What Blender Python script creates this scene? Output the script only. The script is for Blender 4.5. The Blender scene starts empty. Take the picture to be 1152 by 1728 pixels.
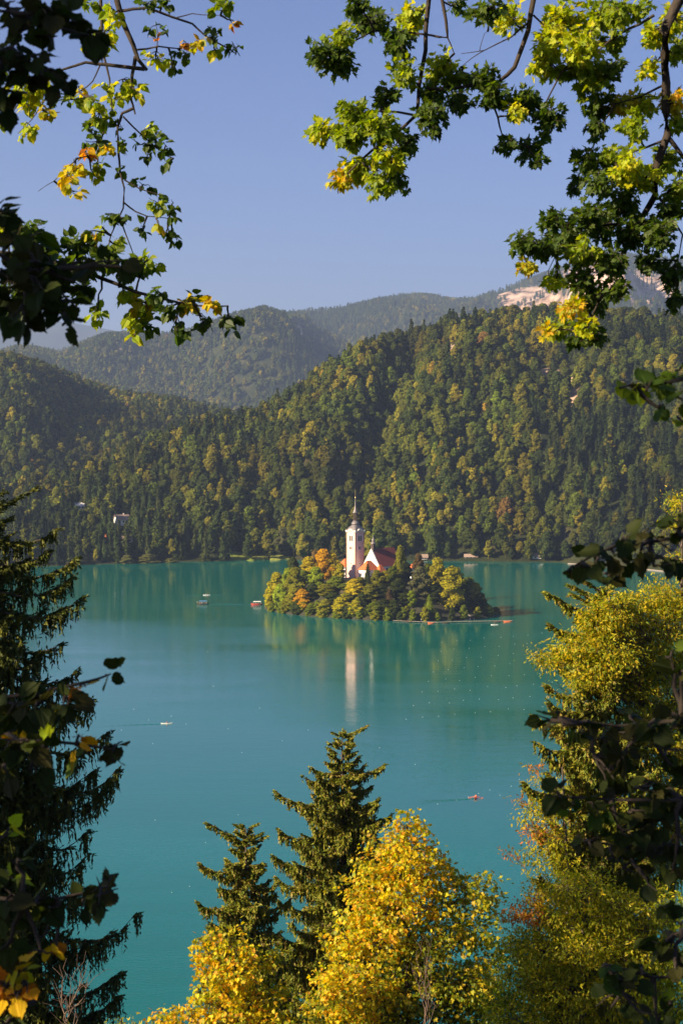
import bpy, bmesh, math, random
import numpy as np
from math import radians as R, sin, cos, pi

# ------------------------------------------------------------------ camera, sky, sun, exposure
SC = bpy.context.scene
COL = SC.collection
CAMZ, FPX, PITCH = 120.0, 3240.0, R(2.93)
cd = bpy.data.cameras.new('camera'); cam = bpy.data.objects.new('camera', cd); COL.objects.link(cam)
cd.sensor_fit = 'VERTICAL'; cd.sensor_height = 36.0; cd.lens = 67.5
cd.clip_start = 0.3; cd.clip_end = 90000
cam.location = (0, 0, CAMZ); cam.rotation_euler = (R(90) - PITCH, 0, 0)
cd.dof.use_dof = True; cd.dof.focus_distance = 400; cd.dof.aperture_fstop = 13
SC.camera = cam
SUN_AZ, SUN_EL = R(120), R(26)          # azimuth counted to the left of the view direction (+Y)
w = bpy.data.worlds.new('World'); SC.world = w; w.use_nodes = True
nt = w.node_tree; bg = nt.nodes['Background']
sky = nt.nodes.new('ShaderNodeTexSky'); sky.sky_type = 'NISHITA'; sky.sun_disc = False
sky.sun_elevation = SUN_EL; sky.sun_rotation = -SUN_AZ
sky.altitude = 1500; sky.air_density = 0.85; sky.dust_density = 2.2; sky.ozone_density = 6.0
tn = nt.nodes.new('ShaderNodeMix'); tn.data_type = 'RGBA'; tn.blend_type = 'MULTIPLY'; tn.inputs[0].default_value = 1; tn.inputs[7].default_value = (.95, .84, .98, 1)
nt.links.new(sky.outputs[0], tn.inputs[6]); nt.links.new(tn.outputs[2], bg.inputs[0]); bg.inputs[1].default_value = 0.050
sd = bpy.data.lights.new('sun', 'SUN'); sun = bpy.data.objects.new('sun', sd); COL.objects.link(sun)
sd.energy = 5.0; sd.angle = R(0.5); sd.color = (1.0, 0.83, 0.58)
sun.rotation_euler = (R(90) - SUN_EL, 0, SUN_AZ + pi)
sun.location = (-50, 0, 200)
SC.view_settings.view_transform = 'Standard'; SC.view_settings.look = 'None'
SC.view_settings.exposure = 1.38; SC.view_settings.gamma = 1.0
SC.render.engine = 'CYCLES'
SC.cycles.use_denoising = True
SC.cycles.max_bounces = 6; SC.cycles.diffuse_bounces = 2; SC.cycles.glossy_bounces = 3
SC.cycles.transmission_bounces = 3; SC.cycles.volume_bounces = 0; SC.cycles.transparent_max_bounces = 8
SC.cycles.sample_clamp_indirect = 4.0
SC.cycles.caustics_reflective = False; SC.cycles.caustics_refractive = False

def ray(px, py):
    x = (px - 576) / FPX; v = (864 - py) / FPX
    y = cos(PITCH) + sin(PITCH) * v; z = -sin(PITCH) + cos(PITCH) * v
    return np.array([x / y, 1.0, z / y])
def P(px, py, d):                       # the world point seen at photo pixel (px,py), d metres ahead
    r = ray(px, py); return np.array([r[0] * d, d, CAMZ + r[2] * d])
def DW(py, z=0.0):                      # distance ahead of a point at height z seen at row py
    return (z - CAMZ) / ray(576, py)[2]
def ZR(py, d): return CAMZ + ray(576, py)[2] * d

# ------------------------------------------------------------------ helpers
def link(o, parent=None):
    COL.objects.link(o)
    if parent is not None: o.parent = parent
    return o
def mkmesh(name, V, polys, mats=(), smooth=False, cols=None, midx=None, attrs=None):
    V = np.asarray(V, dtype=np.float32).reshape(-1, 3)
    polys = [np.asarray(p, dtype=np.int32) for p in polys if len(p)]
    me = bpy.data.meshes.new(name)
    tot = np.concatenate([np.full(len(p), p.shape[1], np.int32) for p in polys])
    li = np.concatenate([p.ravel() for p in polys])
    st = np.concatenate([[0], np.cumsum(tot)[:-1]]).astype(np.int32)
    me.vertices.add(len(V)); me.vertices.foreach_set('co', V.ravel())
    me.loops.add(len(li)); me.loops.foreach_set('vertex_index', li)
    me.polygons.add(len(tot)); me.polygons.foreach_set('loop_start', st)
    try: me.polygons.foreach_set('loop_total', tot)
    except Exception: pass
    if midx is not None: me.polygons.foreach_set('material_index', np.asarray(midx, dtype=np.int32))
    me.polygons.foreach_set('use_smooth', np.full(len(tot), bool(smooth)))
    for m in mats: me.materials.append(m)
    if cols is not None:
        a = me.attributes.new('col', 'FLOAT_COLOR', 'POINT')
        c = np.ones((len(V), 4), np.float32); c[:, :3] = cols
        a.data.foreach_set('color', c.ravel())
    me.update(); me.validate()
    return me
def mkobj(name, me, parent=None):
    return link(bpy.data.objects.new(name, me), parent)
def tag(o, label=None, cat=None, group=None, kind=None):
    if label: o['label'] = label
    if cat: o['category'] = cat
    if group: o['group'] = group
    if kind: o['kind'] = kind
    return o
def empty(name, loc=(0, 0, 0), rz=0.0):
    o = bpy.data.objects.new(name, None); o.location = loc; o.rotation_euler = (0, 0, rz)
    o.empty_display_size = 0.5
    return link(o)

class MB:                                # collects shapes into one mesh
    def __init__(s): s.V = []; s.F = []; s.C = []; s.n = 0
    def add(s, V, F, col=None):
        V = np.asarray(V, float).reshape(-1, 3)
        s.V.append(V)
        for f in F: s.F.append([i + s.n for i in f])
        s.n += len(V)
        s.C.append(np.tile(np.asarray(col if col is not None else (1, 1, 1), float), (len(V), 1)))
    def box(s, c, d, rz=0.0, col=None, top=None):
        tx, ty = top if top else (1, 1)
        v = []
        for z, fx, fy in ((-.5, 1, 1), (.5, tx, ty)):
            for x, y in ((-.5, -.5), (.5, -.5), (.5, .5), (-.5, .5)):
                X, Y = x * d[0] * fx, y * d[1] * fy
                v.append((c[0] + X * cos(rz) - Y * sin(rz), c[1] + X * sin(rz) + Y * cos(rz), c[2] + z * d[2]))
        s.add(v, [(3, 2, 1, 0), (4, 5, 6, 7), (0, 1, 5, 4), (1, 2, 6, 5), (2, 3, 7, 6), (3, 0, 4, 7)], col)
    def prism(s, poly, axis, a, b, col=None):   # poly: list of 2D points; extruded along axis from a to b
        n = len(poly); v = []
        for t in (a, b):
            for p in poly:
                v.append({'x': (t, p[0], p[1]), 'y': (p[0], t, p[1]), 'z': (p[0], p[1], t)}[axis])
        F = [list(range(n))[::-1], list(range(n, 2 * n))] + [(i, (i + 1) % n, n + (i + 1) % n, n + i) for i in range(n)]
        s.add(v, F, col)
    def lathe(s, prof, n=16, c=(0, 0), sq=None, col=None, rot=0.0):
        v = []
        for r, z in prof:
            for k in range(n):
                a = 2 * pi * k / n + rot; v.append((c[0] + r * cos(a), c[1] + r * sin(a), z))
        F = []
        for i in range(len(prof) - 1):
            for k in range(n):
                F.append((i * n + k, i * n + (k + 1) % n, (i + 1) * n + (k + 1) % n, (i + 1) * n + k))
        F.append(list(range(n))[::-1]); F.append([(len(prof) - 1) * n + k for k in range(n)])
        s.add(v, F, col)
    def tube(s, pts, rad, n=6, col=None):
        V, F = tube_np([np.asarray(pts, float)], [np.broadcast_to(np.asarray(rad, float), (len(pts),))], n)
        s.add(V, [tuple(f) for f in F], col)
    def build(s, name, mats, parent=None, smooth=False, loc=None):
        V = np.concatenate(s.V); by = {}
        for f in s.F: by.setdefault(len(f), []).append(f)
        if not isinstance(mats, (list, tuple)): mats = [mats]
        me = mkmesh(name, V, [np.array(x) for x in by.values()], mats, smooth, np.concatenate(s.C))
        o = mkobj(name, me, parent)
        if loc is not None: o.location = loc
        return o

def tube_np(paths, rads, n=5):           # many tubes at once
    VV = []; FF = []; off = 0
    ang = np.arange(n) * 2 * pi / n
    for p, r in zip(paths, rads):
        m = len(p); t = np.gradient(p, axis=0); t /= (np.linalg.norm(t, axis=1, keepdims=True) + 1e-9)
        ref = np.array([0, 0, 1.0]) if abs(t[0, 2]) < 0.8 else np.array([1.0, 0, 0])
        a = np.cross(t, ref); a /= (np.linalg.norm(a, axis=1, keepdims=True) + 1e-9); b = np.cross(t, a)
        ring = p[:, None, :] + r[:, None, None] * (a[:, None, :] * np.cos(ang)[None, :, None] + b[:, None, :] * np.sin(ang)[None, :, None])
        VV.append(ring.reshape(-1, 3))
        i = np.arange(m - 1)[:, None] * n; k = np.arange(n)[None, :]; k2 = (k + 1) % n
        FF.append(np.stack([i + k, i + k2, i + n + k2, i + n + k], -1).reshape(-1, 4) + off)
        off += m * n
    return np.concatenate(VV), np.concatenate(FF)

# value noise
def _h(ix, iy, s):
    n = (ix.astype(np.int64) * 374761393 + iy.astype(np.int64) * 668265263 + s * 1442695041) & 0xffffffff
    n = ((n ^ (n >> 13)) * 1274126177) & 0xffffffff
    return ((n ^ (n >> 16)) & 0xffff) / 65535.0
def vnoise(x, y, s=0):
    x = np.asarray(x, float); y = np.asarray(y, float)
    ix = np.floor(x); iy = np.floor(y); fx = x - ix; fy = y - iy
    fx = fx * fx * (3 - 2 * fx); fy = fy * fy * (3 - 2 * fy)
    a = _h(ix, iy, s); b = _h(ix + 1, iy, s); c = _h(ix, iy + 1, s); d = _h(ix + 1, iy + 1, s)
    return (a * (1 - fx) + b * fx) * (1 - fy) + (c * (1 - fx) + d * fx) * fy
def fbm(x, y, o=4, s=0):
    t = 0; a = .5
    for i in range(o): t = t + a * (vnoise(x * 2 ** i, y * 2 ** i, s + i) - .5); a *= .5
    return t * 2
def ridged(x, y, o=4, s=0):
    t = 0; a = .5
    for i in range(o): t = t + a * (1 - np.abs(2 * vnoise(x * 2 ** i, y * 2 ** i, s + i) - 1)); a *= .5
    return t
def sst(a, b, x):
    t = np.clip((x - a) / (b - a), 0, 1); return t * t * (3 - 2 * t)

# ------------------------------------------------------------------ materials
def newmat(name):
    m = bpy.data.materials.new(name); m.use_nodes = True
    n = m.node_tree.nodes; l = m.node_tree.links
    return m, n, l, n['Principled BSDF']
def noise_node(n, l, scale, detail=4, vec=None, rough=.55):
    t = n.new('ShaderNodeTexNoise'); t.inputs['Scale'].default_value = scale; t.inputs['Detail'].default_value = detail
    t.inputs['Roughness'].default_value = rough
    if vec is not None: l.new(vec, t.inputs['Vector'])
    return t
def ramp(n, l, src, stops):
    r = n.new('ShaderNodeValToRGB'); e = r.color_ramp.elements
    while len(e) > 1: e.remove(e[-1])
    e[0].position = stops[0][0]; e[0].color = (*stops[0][1], 1)
    for p, c in stops[1:]:
        x = e.new(p); x.color = (*c, 1)
    l.new(src, r.inputs[0]); return r
def plain(name, col, rough=.7, var=.25, scale=3.0, bump=0.0, metal=0.0, spec=.3):
    m, n, l, b = newmat(name)
    tc = n.new('ShaderNodeTexCoord'); t = noise_node(n, l, scale, 5, tc.outputs['Object'])
    c0 = tuple(max(0, x * (1 - var)) for x in col); c1 = tuple(min(1, x * (1 + var)) for x in col)
    r = ramp(n, l, t.outputs[0], [(.3, c0), (.7, c1)])
    l.new(r.outputs[0], b.inputs['Base Color']); b.inputs['Roughness'].default_value = rough
    b.inputs['Metallic'].default_value = metal; b.inputs['Specular IOR Level'].default_value = spec
    if bump:
        bp = n.new('ShaderNodeBump'); bp.inputs['Strength'].default_value = bump; bp.inputs['Distance'].default_value = .05
        l.new(t.outputs[0], bp.inputs['Height']); l.new(bp.outputs[0], b.inputs['Normal'])
    return m
def leafmat(name, src='col', transl=.35, rough=.55, spec=.25, inst=False, var=.0):
    """leaf: diffuse + light through the blade; colour from the mesh's own leaf colours or the tree's tint"""
    m, n, l, b = newmat(name)
    a = n.new('ShaderNodeAttribute'); a.attribute_name = 'col'
    c = a.outputs['Color']
    if inst:
        t = n.new('ShaderNodeAttribute'); t.attribute_type = 'INSTANCER'; t.attribute_name = 'tint'
        mx = n.new('ShaderNodeMix'); mx.data_type = 'RGBA'; mx.blend_type = 'MULTIPLY'; mx.inputs[0].default_value = 1
        l.new(c, mx.inputs[6]); l.new(t.outputs['Color'], mx.inputs[7]); c = mx.outputs[2]
    l.new(c, b.inputs['Base Color']); b.inputs['Roughness'].default_value = rough
    b.inputs['Specular IOR Level'].default_value = spec
    tr = n.new('ShaderNodeBsdfTranslucent'); 
    hs = n.new('ShaderNodeHueSaturation'); hs.inputs['Value'].default_value = 1.6; hs.inputs['Saturation'].default_value = 1.1
    l.new(c, hs.inputs['Color']); l.new(hs.outputs[0], tr.inputs['Color'])
    mix = n.new('ShaderNodeMixShader'); mix.inputs[0].default_value = transl
    l.new(b.outputs[0], mix.inputs[1]); l.new(tr.outputs[0], mix.inputs[2])
    l.new(mix.outputs[0], n['Material Output'].inputs['Surface'])
    return m
M_FOREST = leafmat('forest_leaf', inst=True, transl=.12, spec=.1, rough=.8)
M_BARK = plain('bark', (.10, .075, .055), .9, .4, 6, .6)
M_BARKD = plain('dark_bark', (.045, .033, .024), .9, .4, 8, .6)

# ------------------------------------------------------------------ terrain: one sheet from under the camera to the far range
def curve(pts):
    a = np.array(pts, float); return lambda u: np.interp(576 + u * FPX, a[:, 0], a[:, 1])
S3 = curve([(-900, 900), (-200, 865), (0, 835), (100, 806), (200, 768), (300, 728), (380, 710), (430, 702), (480, 672), (530, 637), (580, 607), (620, 587),
            (680, 567), (740, 551), (800, 542), (860, 536), (920, 529), (980, 531), (1040, 533), (1152, 541), (1400, 600), (1900, 700)])
R3 = curve([(-300, 1760), (200, 1800), (600, 2080), (1152, 2150)])
S2 = curve([(-900, 600), (-200, 590), (0, 607), (50, 618), (100, 635), (150, 655), (200, 668), (260, 678), (330, 690), (380, 700), (430, 712), (600, 760), (1400, 800)])
S1B = curve([(-900, 600), (-100, 602), (0, 600), (30, 589), (60, 590), (100, 600), (150, 616), (200, 634), (260, 664), (400, 740), (1400, 800)])
S1 = curve([(-900, 650), (-200, 640), (0, 630), (60, 612), (95, 598), (130, 580), (180, 560), (220, 558), (300, 562), (340, 545), (400, 528), (445, 517), (480, 526),
            (550, 518), (600, 508), (650, 498), (700, 495), (760, 502), (800, 500), (830, 490), (880, 470), (940, 450), (1020, 425), (1080, 432), (1152, 440), (1400, 470), (1900, 500)])
R1 = curve([(0, 9400), (300, 8800), (445, 8500), (700, 9700), (900, 10300), (1152, 10400)])
S0 = curve([(-900, 560), (0, 548), (60, 546), (95, 544), (130, 547), (185, 557), (260, 575), (330, 590), (600, 640), (1900, 650)])
SHORE = curve([(-400, 962), (100, 955), (250, 949), (380, 947), (450, 943), (520, 945), (780, 947), (950, 949), (1090, 961), (1152, 967), (1300, 985)])
def front(u, r):
    pyh = 698.0
    sh = DW(SHORE(u)) if np.isscalar(u) else np.array([0]) 
    sh = 120.0 * FPX / (SHORE(u) - pyh)
    x = u * r
    near = 118.2 - 0.5 * np.maximum(r - 1.5, 0) + fbm(x * .05, r * .05, 3, 5) * 2.0 * sst(6, 40, r)
    bed = np.full_like(r, -6.0)
    z = np.maximum(near, bed)
    land = sst(-14, 4, r - sh) * 7.2 - 6.0 + np.clip((r - sh) * .05, 0, 3)
    def hill(F, zf, S, RR, tree, p=1.0, back=.35):
        Z = CAMZ + (pyh - S) * RR / FPX - tree
        t = np.clip((r - F) / (RR - F), 0, 1)
        h = zf + (Z - zf) * (np.sin(t * pi / 2) ** p)
        return np.where(r > RR, Z - (r - RR) * back, np.where(r < F, -50, h)), t
    h3, t3 = hill(sh + 6, 1.5, S3(u), R3(u), 15, 1.0)
    e3 = np.sin(np.clip(t3, 0, 1) * pi) 
    g = ridged(x / 210 + r / 900, r / 620 - x / 900, 3, 11) - .55
    h3 = h3 + e3 * (g * 70 * sst(250, 700, 576 + u * FPX) + g * 24 + fbm(x / 60, r / 60, 3, 3) * 9)
    # a valley running down the middle of the near hill and a shoulder in front of it
    pxx = 576 + u * FPX
    h3 = h3 - 38 * e3 * np.exp(-((pxx - (735 - (1 - t3) * 150)) / 42) ** 2)
    h3 = h3 + 16 * e3 * np.exp(-((pxx - (610 - (1 - t3) * 120)) / 70) ** 2)
    # flat meadow at the shore left of the island
    flat = np.exp(-((pxx - 445) / 70) ** 4) * sst(75, 20, r - sh)
    h3 = h3 * (1 - flat) + flat * (2.0 + (r - sh) * .05)
    h3 = np.minimum(h3, CAMZ + (pyh - S3(u) + fbm(x / 90, r / 90, 2, 15) * 5 - 1) * r / FPX - 15)
    h2, t2 = hill(1900, 14, S2(u), 3300 + 0 * r, 13, 1.15)
    e2 = np.sin(t2 * pi)
    h2 = h2 + e2 * ((ridged(x / 330, r / 700, 4, 21) - .55) * 60 + fbm(x / 80, r / 80, 3, 23) * 8)
    h2 = h2 + e2 * 55 * np.exp(-(np.maximum(pxx - 20, 0) / 75) ** 2) * sst(260, 20, pxx)
    h2 = np.minimum(h2, CAMZ + (pyh - S2(u) + fbm(x / 120, r / 120, 2, 16) * 5 - 1) * r / FPX - 13)
    h1b, t1b = hill(4600, 60, S1B(u), 6900 + 0 * r, 10, 1.2)
    h1b = h1b + np.sin(t1b * pi) * (ridged(x / 600, r / 1200, 4, 31) - .55) * 190
    h1b = np.minimum(h1b, CAMZ + (pyh - S1B(u) + fbm(x / 300, r / 300, 2, 18) * 6 - 1) * r / FPX - 10)
    h1, t1 = hill(5200, 60, S1(u), R1(u), 12, 1.35)
    e1 = np.sin(t1 * pi) * (1 - t1 ** 3) * 1.2
    h1 = h1 + e1 * ((ridged(x / 1150 + r / 4000, r / 2200 - x / 3200, 5, 41) - .55) * 980 + fbm(x / 260, r / 260, 4, 43) * 40)
    # spur with a shaded right flank, left of the middle of the range
    sp = (pxx - (430 + (1 - t1) * 40))
    h1 = h1 + e1 * 150 * np.where(sp < 0, np.exp(-(sp / 120) ** 2), np.exp(-(sp / 45) ** 2))
    h1 = np.minimum(h1, CAMZ + (pyh - S1(u) + fbm(x / 420, r / 420, 3, 17) * 9 - 2) * r / FPX - 34)
    # cliff band below the crest at the right
    cl = sst(800, 850, pxx)
    t_c = .80
    h1 = h1 - cl * 120 * sst(t_c - .03, t_c - .14, t1) * sst(0.25, 0.6, t1)
    h0, t0 = hill(15000, 100, S0(u), 23000 + 0 * r, 0, 1.2)
    h0 = h0 + np.sin(t0 * pi) * (ridged(x / 2500, r / 4000, 4, 51) - .5) * 600
    h0 = np.minimum(h0, CAMZ + (pyh - S0(u) + fbm(x / 900, r / 900, 2, 19) * 5 - 1) * r / FPX)
    H = np.maximum(np.maximum(np.maximum(h3, h2), np.maximum(h1, h1b)), h0)
    H = np.maximum(H, land)
    return np.where(r < sh - 15, z, np.maximum(H, land))
def terrain_h(x, y):
    x = np.asarray(x, float); y = np.asarray(y, float)
    rr = np.hypot(x, y); th = np.abs(np.arctan2(x, y))
    uc = np.clip(x / np.maximum(y, 1e-3), -.3, .3); uc = np.where(y <= 0, np.sign(x) * .3, uc)
    inside = (th < math.atan(.3)) & (y > 0)
    r = np.where(inside, y, rr * cos(math.atan(.3)))
    f = front(uc, r)
    k = sst(R(50), R(80), th)
    rear = 118.2 + fbm(x * .02, y * .02, 3, 7) * 3 * sst(10, 60, rr)
    return f * (1 - k) + rear * k
ths = np.concatenate([np.linspace(-180, -60, 13)[:-1], np.linspace(-60, -13, 25)[:-1], np.linspace(-13, 13, 520), np.linspace(13, 60, 25)[1:], np.linspace(60, 180, 13)[1:]])
rs = np.concatenate([[0.3], np.geomspace(1, 236, 70), np.linspace(240, 1440, 26), np.arange(1446, 2240, 6), np.arange(2240, 3700, 12), np.arange(3700, 5200, 30), np.arange(5200, 11000, 26), np.linspace(11100, 26000, 70)])
TH, RS = np.meshgrid(np.radians(ths), rs)
GX = RS * np.sin(TH); GY = RS * np.cos(TH); ins = np.abs(TH) < math.atan(.3)
GZ = terrain_h(GX, GY)
nr, na = TH.shape
i = np.arange(nr - 1)[:, None] * na; k = np.arange(na - 1)[None, :]
TF = np.stack([i + k, i + k + 1, i + na + k + 1, i + na + k], -1).reshape(-1, 4)
tcol = np.zeros((nr * na, 3), np.float32)
gpx = 576 + FPX * np.where(GY > 0, GX / np.maximum(GY, 1), 9)
gpy = 698 - (GZ - CAMZ) / np.maximum(GY, 1) * FPX
# colour channels of the sheet: red = bare rock, green = meadow, blue = gravel
def blobs(L):
    m = np.zeros_like(GZ)
    for cx, cy, sx, sy, r0, r1 in L:
        q = ((gpx - cx) / sx) ** 2 + ((gpy - cy) / sy) ** 2 + fbm(gpx / 14, gpy / 9, 3, 61) * 1.3
        m = np.maximum(m, sst(1.15, .85, q) * (GY > r0) * (GY < r1))
    return m
ROCKS = [(932, 642, 34, 17, 1500, 2300), (965, 668, 18, 14, 1500, 2300), (830, 755, 13, 13, 1500, 2300), (808, 722, 17, 7, 1500, 2300), (762, 598, 22, 10, 1500, 2300), (757, 588, 10, 5, 1500, 2300),
         (890, 508, 72, 24, 5000, 11500), (1075, 483, 62, 28, 5000, 11500), (995, 470, 50, 26, 5000, 11500), (975, 505, 20, 14, 5000, 11500),
         (205, 590, 4, 10, 5000, 11000), (277, 580, 8, 5, 5000, 11000), (15, 790, 26, 6, 1600, 2900), (505, 560, 6, 12, 5000, 10500)]
rock = blobs(ROCKS)
meadow = blobs([(400, 938, 24, 8, 1500, 1900), (450, 940, 42, 8, 1500, 1800), (133, 857, 16, 9, 1500, 2600), (620, 575, 1, 1, 1, 2)])
tcol[:, 0] = rock.ravel(); tcol[:, 1] = meadow.ravel()
m, n, l, b = newmat('terrain_ground')
a = n.new('ShaderNodeAttribute'); a.attribute_name = 'col'; sp = n.new('ShaderNodeSeparateColor'); l.new(a.outputs[0], sp.inputs[0])
geo = n.new('ShaderNodeNewGeometry')
t1 = noise_node(n, l, .02, 8, geo.outputs['Position'], .65)
mp = n.new('ShaderNodeMapping'); mp.inputs['Scale'].default_value = (1, 1, .22); l.new(geo.outputs['Position'], mp.inputs[0])
t2 = noise_node(n, l, .013, 11, mp.outputs[0], .72)
g0 = ramp(n, l, t1.outputs[0], [(.3, (.018, .026, .008)), (.55, (.04, .045, .014)), (.75, (.07, .055, .025))])
rk = ramp(n, l, t2.outputs[0], [(.36, (.05, .05, .025)), (.43, (.24, .15, .10)), (.5, (.50, .34, .24)), (.62, (.66, .50, .38))])
gr = ramp(n, l, t1.outputs[0], [(.3, (.16, .22, .03)), (.7, (.36, .36, .07))])
def mixc(n, l, f, a_, b_):
    x = n.new('ShaderNodeMix'); x.data_type = 'RGBA'
    l.new(f, x.inputs[0]); l.new(a_, x.inputs[6]); l.new(b_, x.inputs[7]); return x.outputs[2]
c = mixc(n, l, sp.outputs[0], g0.outputs[0], rk.outputs[0]); c = mixc(n, l, sp.outputs[1], c, gr.outputs[0])
l.new(c, b.inputs['Base Color']); b.inputs['Roughness'].default_value = .95; b.inputs['Specular IOR Level'].default_value = .1
bp = n.new('ShaderNodeBump'); bp.inputs['Distance'].default_value = 14; bp.inputs['Strength'].default_value = .8
l.new(t2.outputs[0], bp.inputs['Height']); l.new(bp.outputs[0], b.inputs['Normal'])
M_TERR = m
V = np.stack([GX, GY, GZ], -1).reshape(-1, 3)
V[:na] = (0, 0, float(GZ[0, na // 2]))
ground = mkobj('terrain', mkmesh('terrain', V, [TF], [M_TERR], True, tcol)); tag(ground, kind='structure')

# ------------------------------------------------------------------ lake water
m, n, l, b = newmat('lake_water')
geo = n.new('ShaderNodeNewGeometry')
mp = n.new('ShaderNodeMapping'); mp.inputs['Scale'].default_value = (.45, 1, 1); mp.inputs['Rotation'].default_value = (0, 0, R(12)); l.new(geo.outputs['Position'], mp.inputs[0])
w1 = noise_node(n, l, .9, 3, mp.outputs[0]); w2 = noise_node(n, l, .16, 3, mp.outputs[0])
mpb = n.new('ShaderNodeMapping'); mpb.inputs['Scale'].default_value = (.35, 1, 1); mpb.inputs['Rotation'].default_value = (0, 0, R(-8)); l.new(geo.outputs['Position'], mpb.inputs[0])
big = noise_node(n, l, .011, 5, mpb.outputs[0], .6)
mr = n.new('ShaderNodeMapRange'); mr.inputs[1].default_value = .35; mr.inputs[2].default_value = .65; mr.inputs[3].default_value = .15; mr.inputs[4].default_value = 1.5
l.new(big.outputs[0], mr.inputs[0])
b1 = n.new('ShaderNodeBump'); b1.inputs['Distance'].default_value = .05; l.new(w1.outputs[0], b1.inputs['Height']); l.new(mr.outputs[0], b1.inputs['Strength'])
b2 = n.new('ShaderNodeBump'); b2.inputs['Distance'].default_value = .08; b2.inputs['Strength'].default_value = .5; l.new(w2.outputs[0], b2.inputs['Height']); l.new(b1.outputs[0], b2.inputs['Normal'])
l.new(b2.outputs[0], b.inputs['Normal'])
cr = ramp(n, l, big.outputs[0], [(.35, (.0, .115, .092)), (.65, (.0, .140, .125))])
l.new(cr.outputs[0], b.inputs['Base Color'])
b.inputs['Roughness'].default_value = .055; b.inputs['IOR'].default_value = 1.33; b.inputs['Specular IOR Level'].default_value = .5
M_WATER = m
xs = np.linspace(-900, 900, 7); ys = np.linspace(226, 1760, 9); X, Y = np.meshgrid(xs, ys)
i = np.arange(8)[:, None] * 7; k = np.arange(6)[None, :]
lake = mkobj('lake_water', mkmesh('lake_water', np.stack([X, Y, 0 * X], -1), [np.stack([i + k, i + k + 1, i + 7 + k + 1, i + 7 + k], -1).reshape(-1, 4)], [M_WATER]))
tag(lake, kind='structure')
#@@END_PART1

# ------------------------------------------------------------------ tree kinds for the far woods
def cards(pos, nrm, size, rng, aspect=1.0, jit=.6):
    """one irregular leaf clump (a bent quad) per position"""
    N = len(pos)
    nn = nrm + rng.normal(0, jit, (N, 3)); nn /= np.linalg.norm(nn, axis=1, keepdims=True) + 1e-9
    a = np.cross(nn, rng.normal(0, 1, (N, 3))); a /= np.linalg.norm(a, axis=1, keepdims=True) + 1e-9
    b_ = np.cross(nn, a)
    s = (size * rng.uniform(.6, 1.3, N))[:, None]
    q = rng.uniform(.7, 1.2, (4, N, 1))
    V = np.stack([pos - a * s * q[0], pos - b_ * s * q[1] * aspect + nn * s * .25, pos + a * s * q[2], pos + b_ * s * q[3] * aspect + nn * s * .25], 1)
    F = np.arange(4 * N).reshape(N, 4)
    return V.reshape(-1, 3), F
def sphere_dirs(N, rng):
    v = rng.normal(0, 1, (N, 3)); return v / np.linalg.norm(v, axis=1, keepdims=True)
ICO = None
def core_blob(c, r, rng):
    """a rough closed lump that stops the sky from showing through the middle of a crown"""
    global ICO
    if ICO is None:
        bm = bmesh.new(); bmesh.ops.create_icosphere(bm, subdivisions=2, radius=1)
        ICO = (np.array([v.co[:] for v in bm.verts]), np.array([[v.index for v in f.verts] for f in bm.faces])); bm.free()
    v = ICO[0] * (1 + rng.uniform(-.18, .18, (len(ICO[0]), 1)))
    return v * np.asarray(r) + np.asarray(c), ICO[1]
def leafy_crown(h, wd, nl, nc, size, seed, base=.22, top_w=.55):
    """h height of tree, wd crown width, nl lobes, nc clumps"""
    rng = np.random.default_rng(seed)
    L = []
    for q in range(nl):
        t = (q + .5) / nl; z = h * (base + (1 - base) * t ** .9 * .93)
        env = wd / 2 * (np.sin(np.clip((t * .86 + .14), 0, 1) * pi) ** .6) * (1 - (1 - top_w) * t)
        rr = wd * rng.uniform(.15, .25)
        ang = q * 2.4 + rng.uniform(-.5, .5); d = max(env - rr * .6, 0) * rng.uniform(.6, 1.05)
        L.append((d * cos(ang), d * sin(ang), min(z, h - rr * .8), rr, rr, rr * rng.uniform(.7, .95)))
    L.append((0, 0, h * (base + .45 * (1 - base)), wd * .30, wd * .30, h * (1 - base) * .40))
    L = np.array(L)
    w_ = L[:, 3] ** 2; w_[-1] *= .3; pick = rng.choice(len(L), nc, p=w_ / w_.sum())
    d = sphere_dirs(nc, rng); d[:, 2] = np.where(rng.random(nc) < .7, np.abs(d[:, 2]), d[:, 2])
    pos = L[pick, :3] + d * L[pick, 3:] * rng.uniform(.82, 1.12, (nc, 1))
    V, F = cards(pos, d, size, rng)
    # each clump a little lighter or darker, each lobe too
    lobe = rng.uniform(.8, 1.2, len(L))[pick]
    c = np.repeat((rng.uniform(.7, 1.3, nc) * lobe)[:, None] * np.ones(3), 4, axis=0)
    Vs = [V]; Q = F; T = []; Cs = [c]; off = len(V)
    for q in L:
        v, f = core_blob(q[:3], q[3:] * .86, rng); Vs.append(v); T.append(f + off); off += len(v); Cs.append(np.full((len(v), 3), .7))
    return np.concatenate(Vs), [Q, np.concatenate(T)], np.concatenate(Cs)
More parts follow.
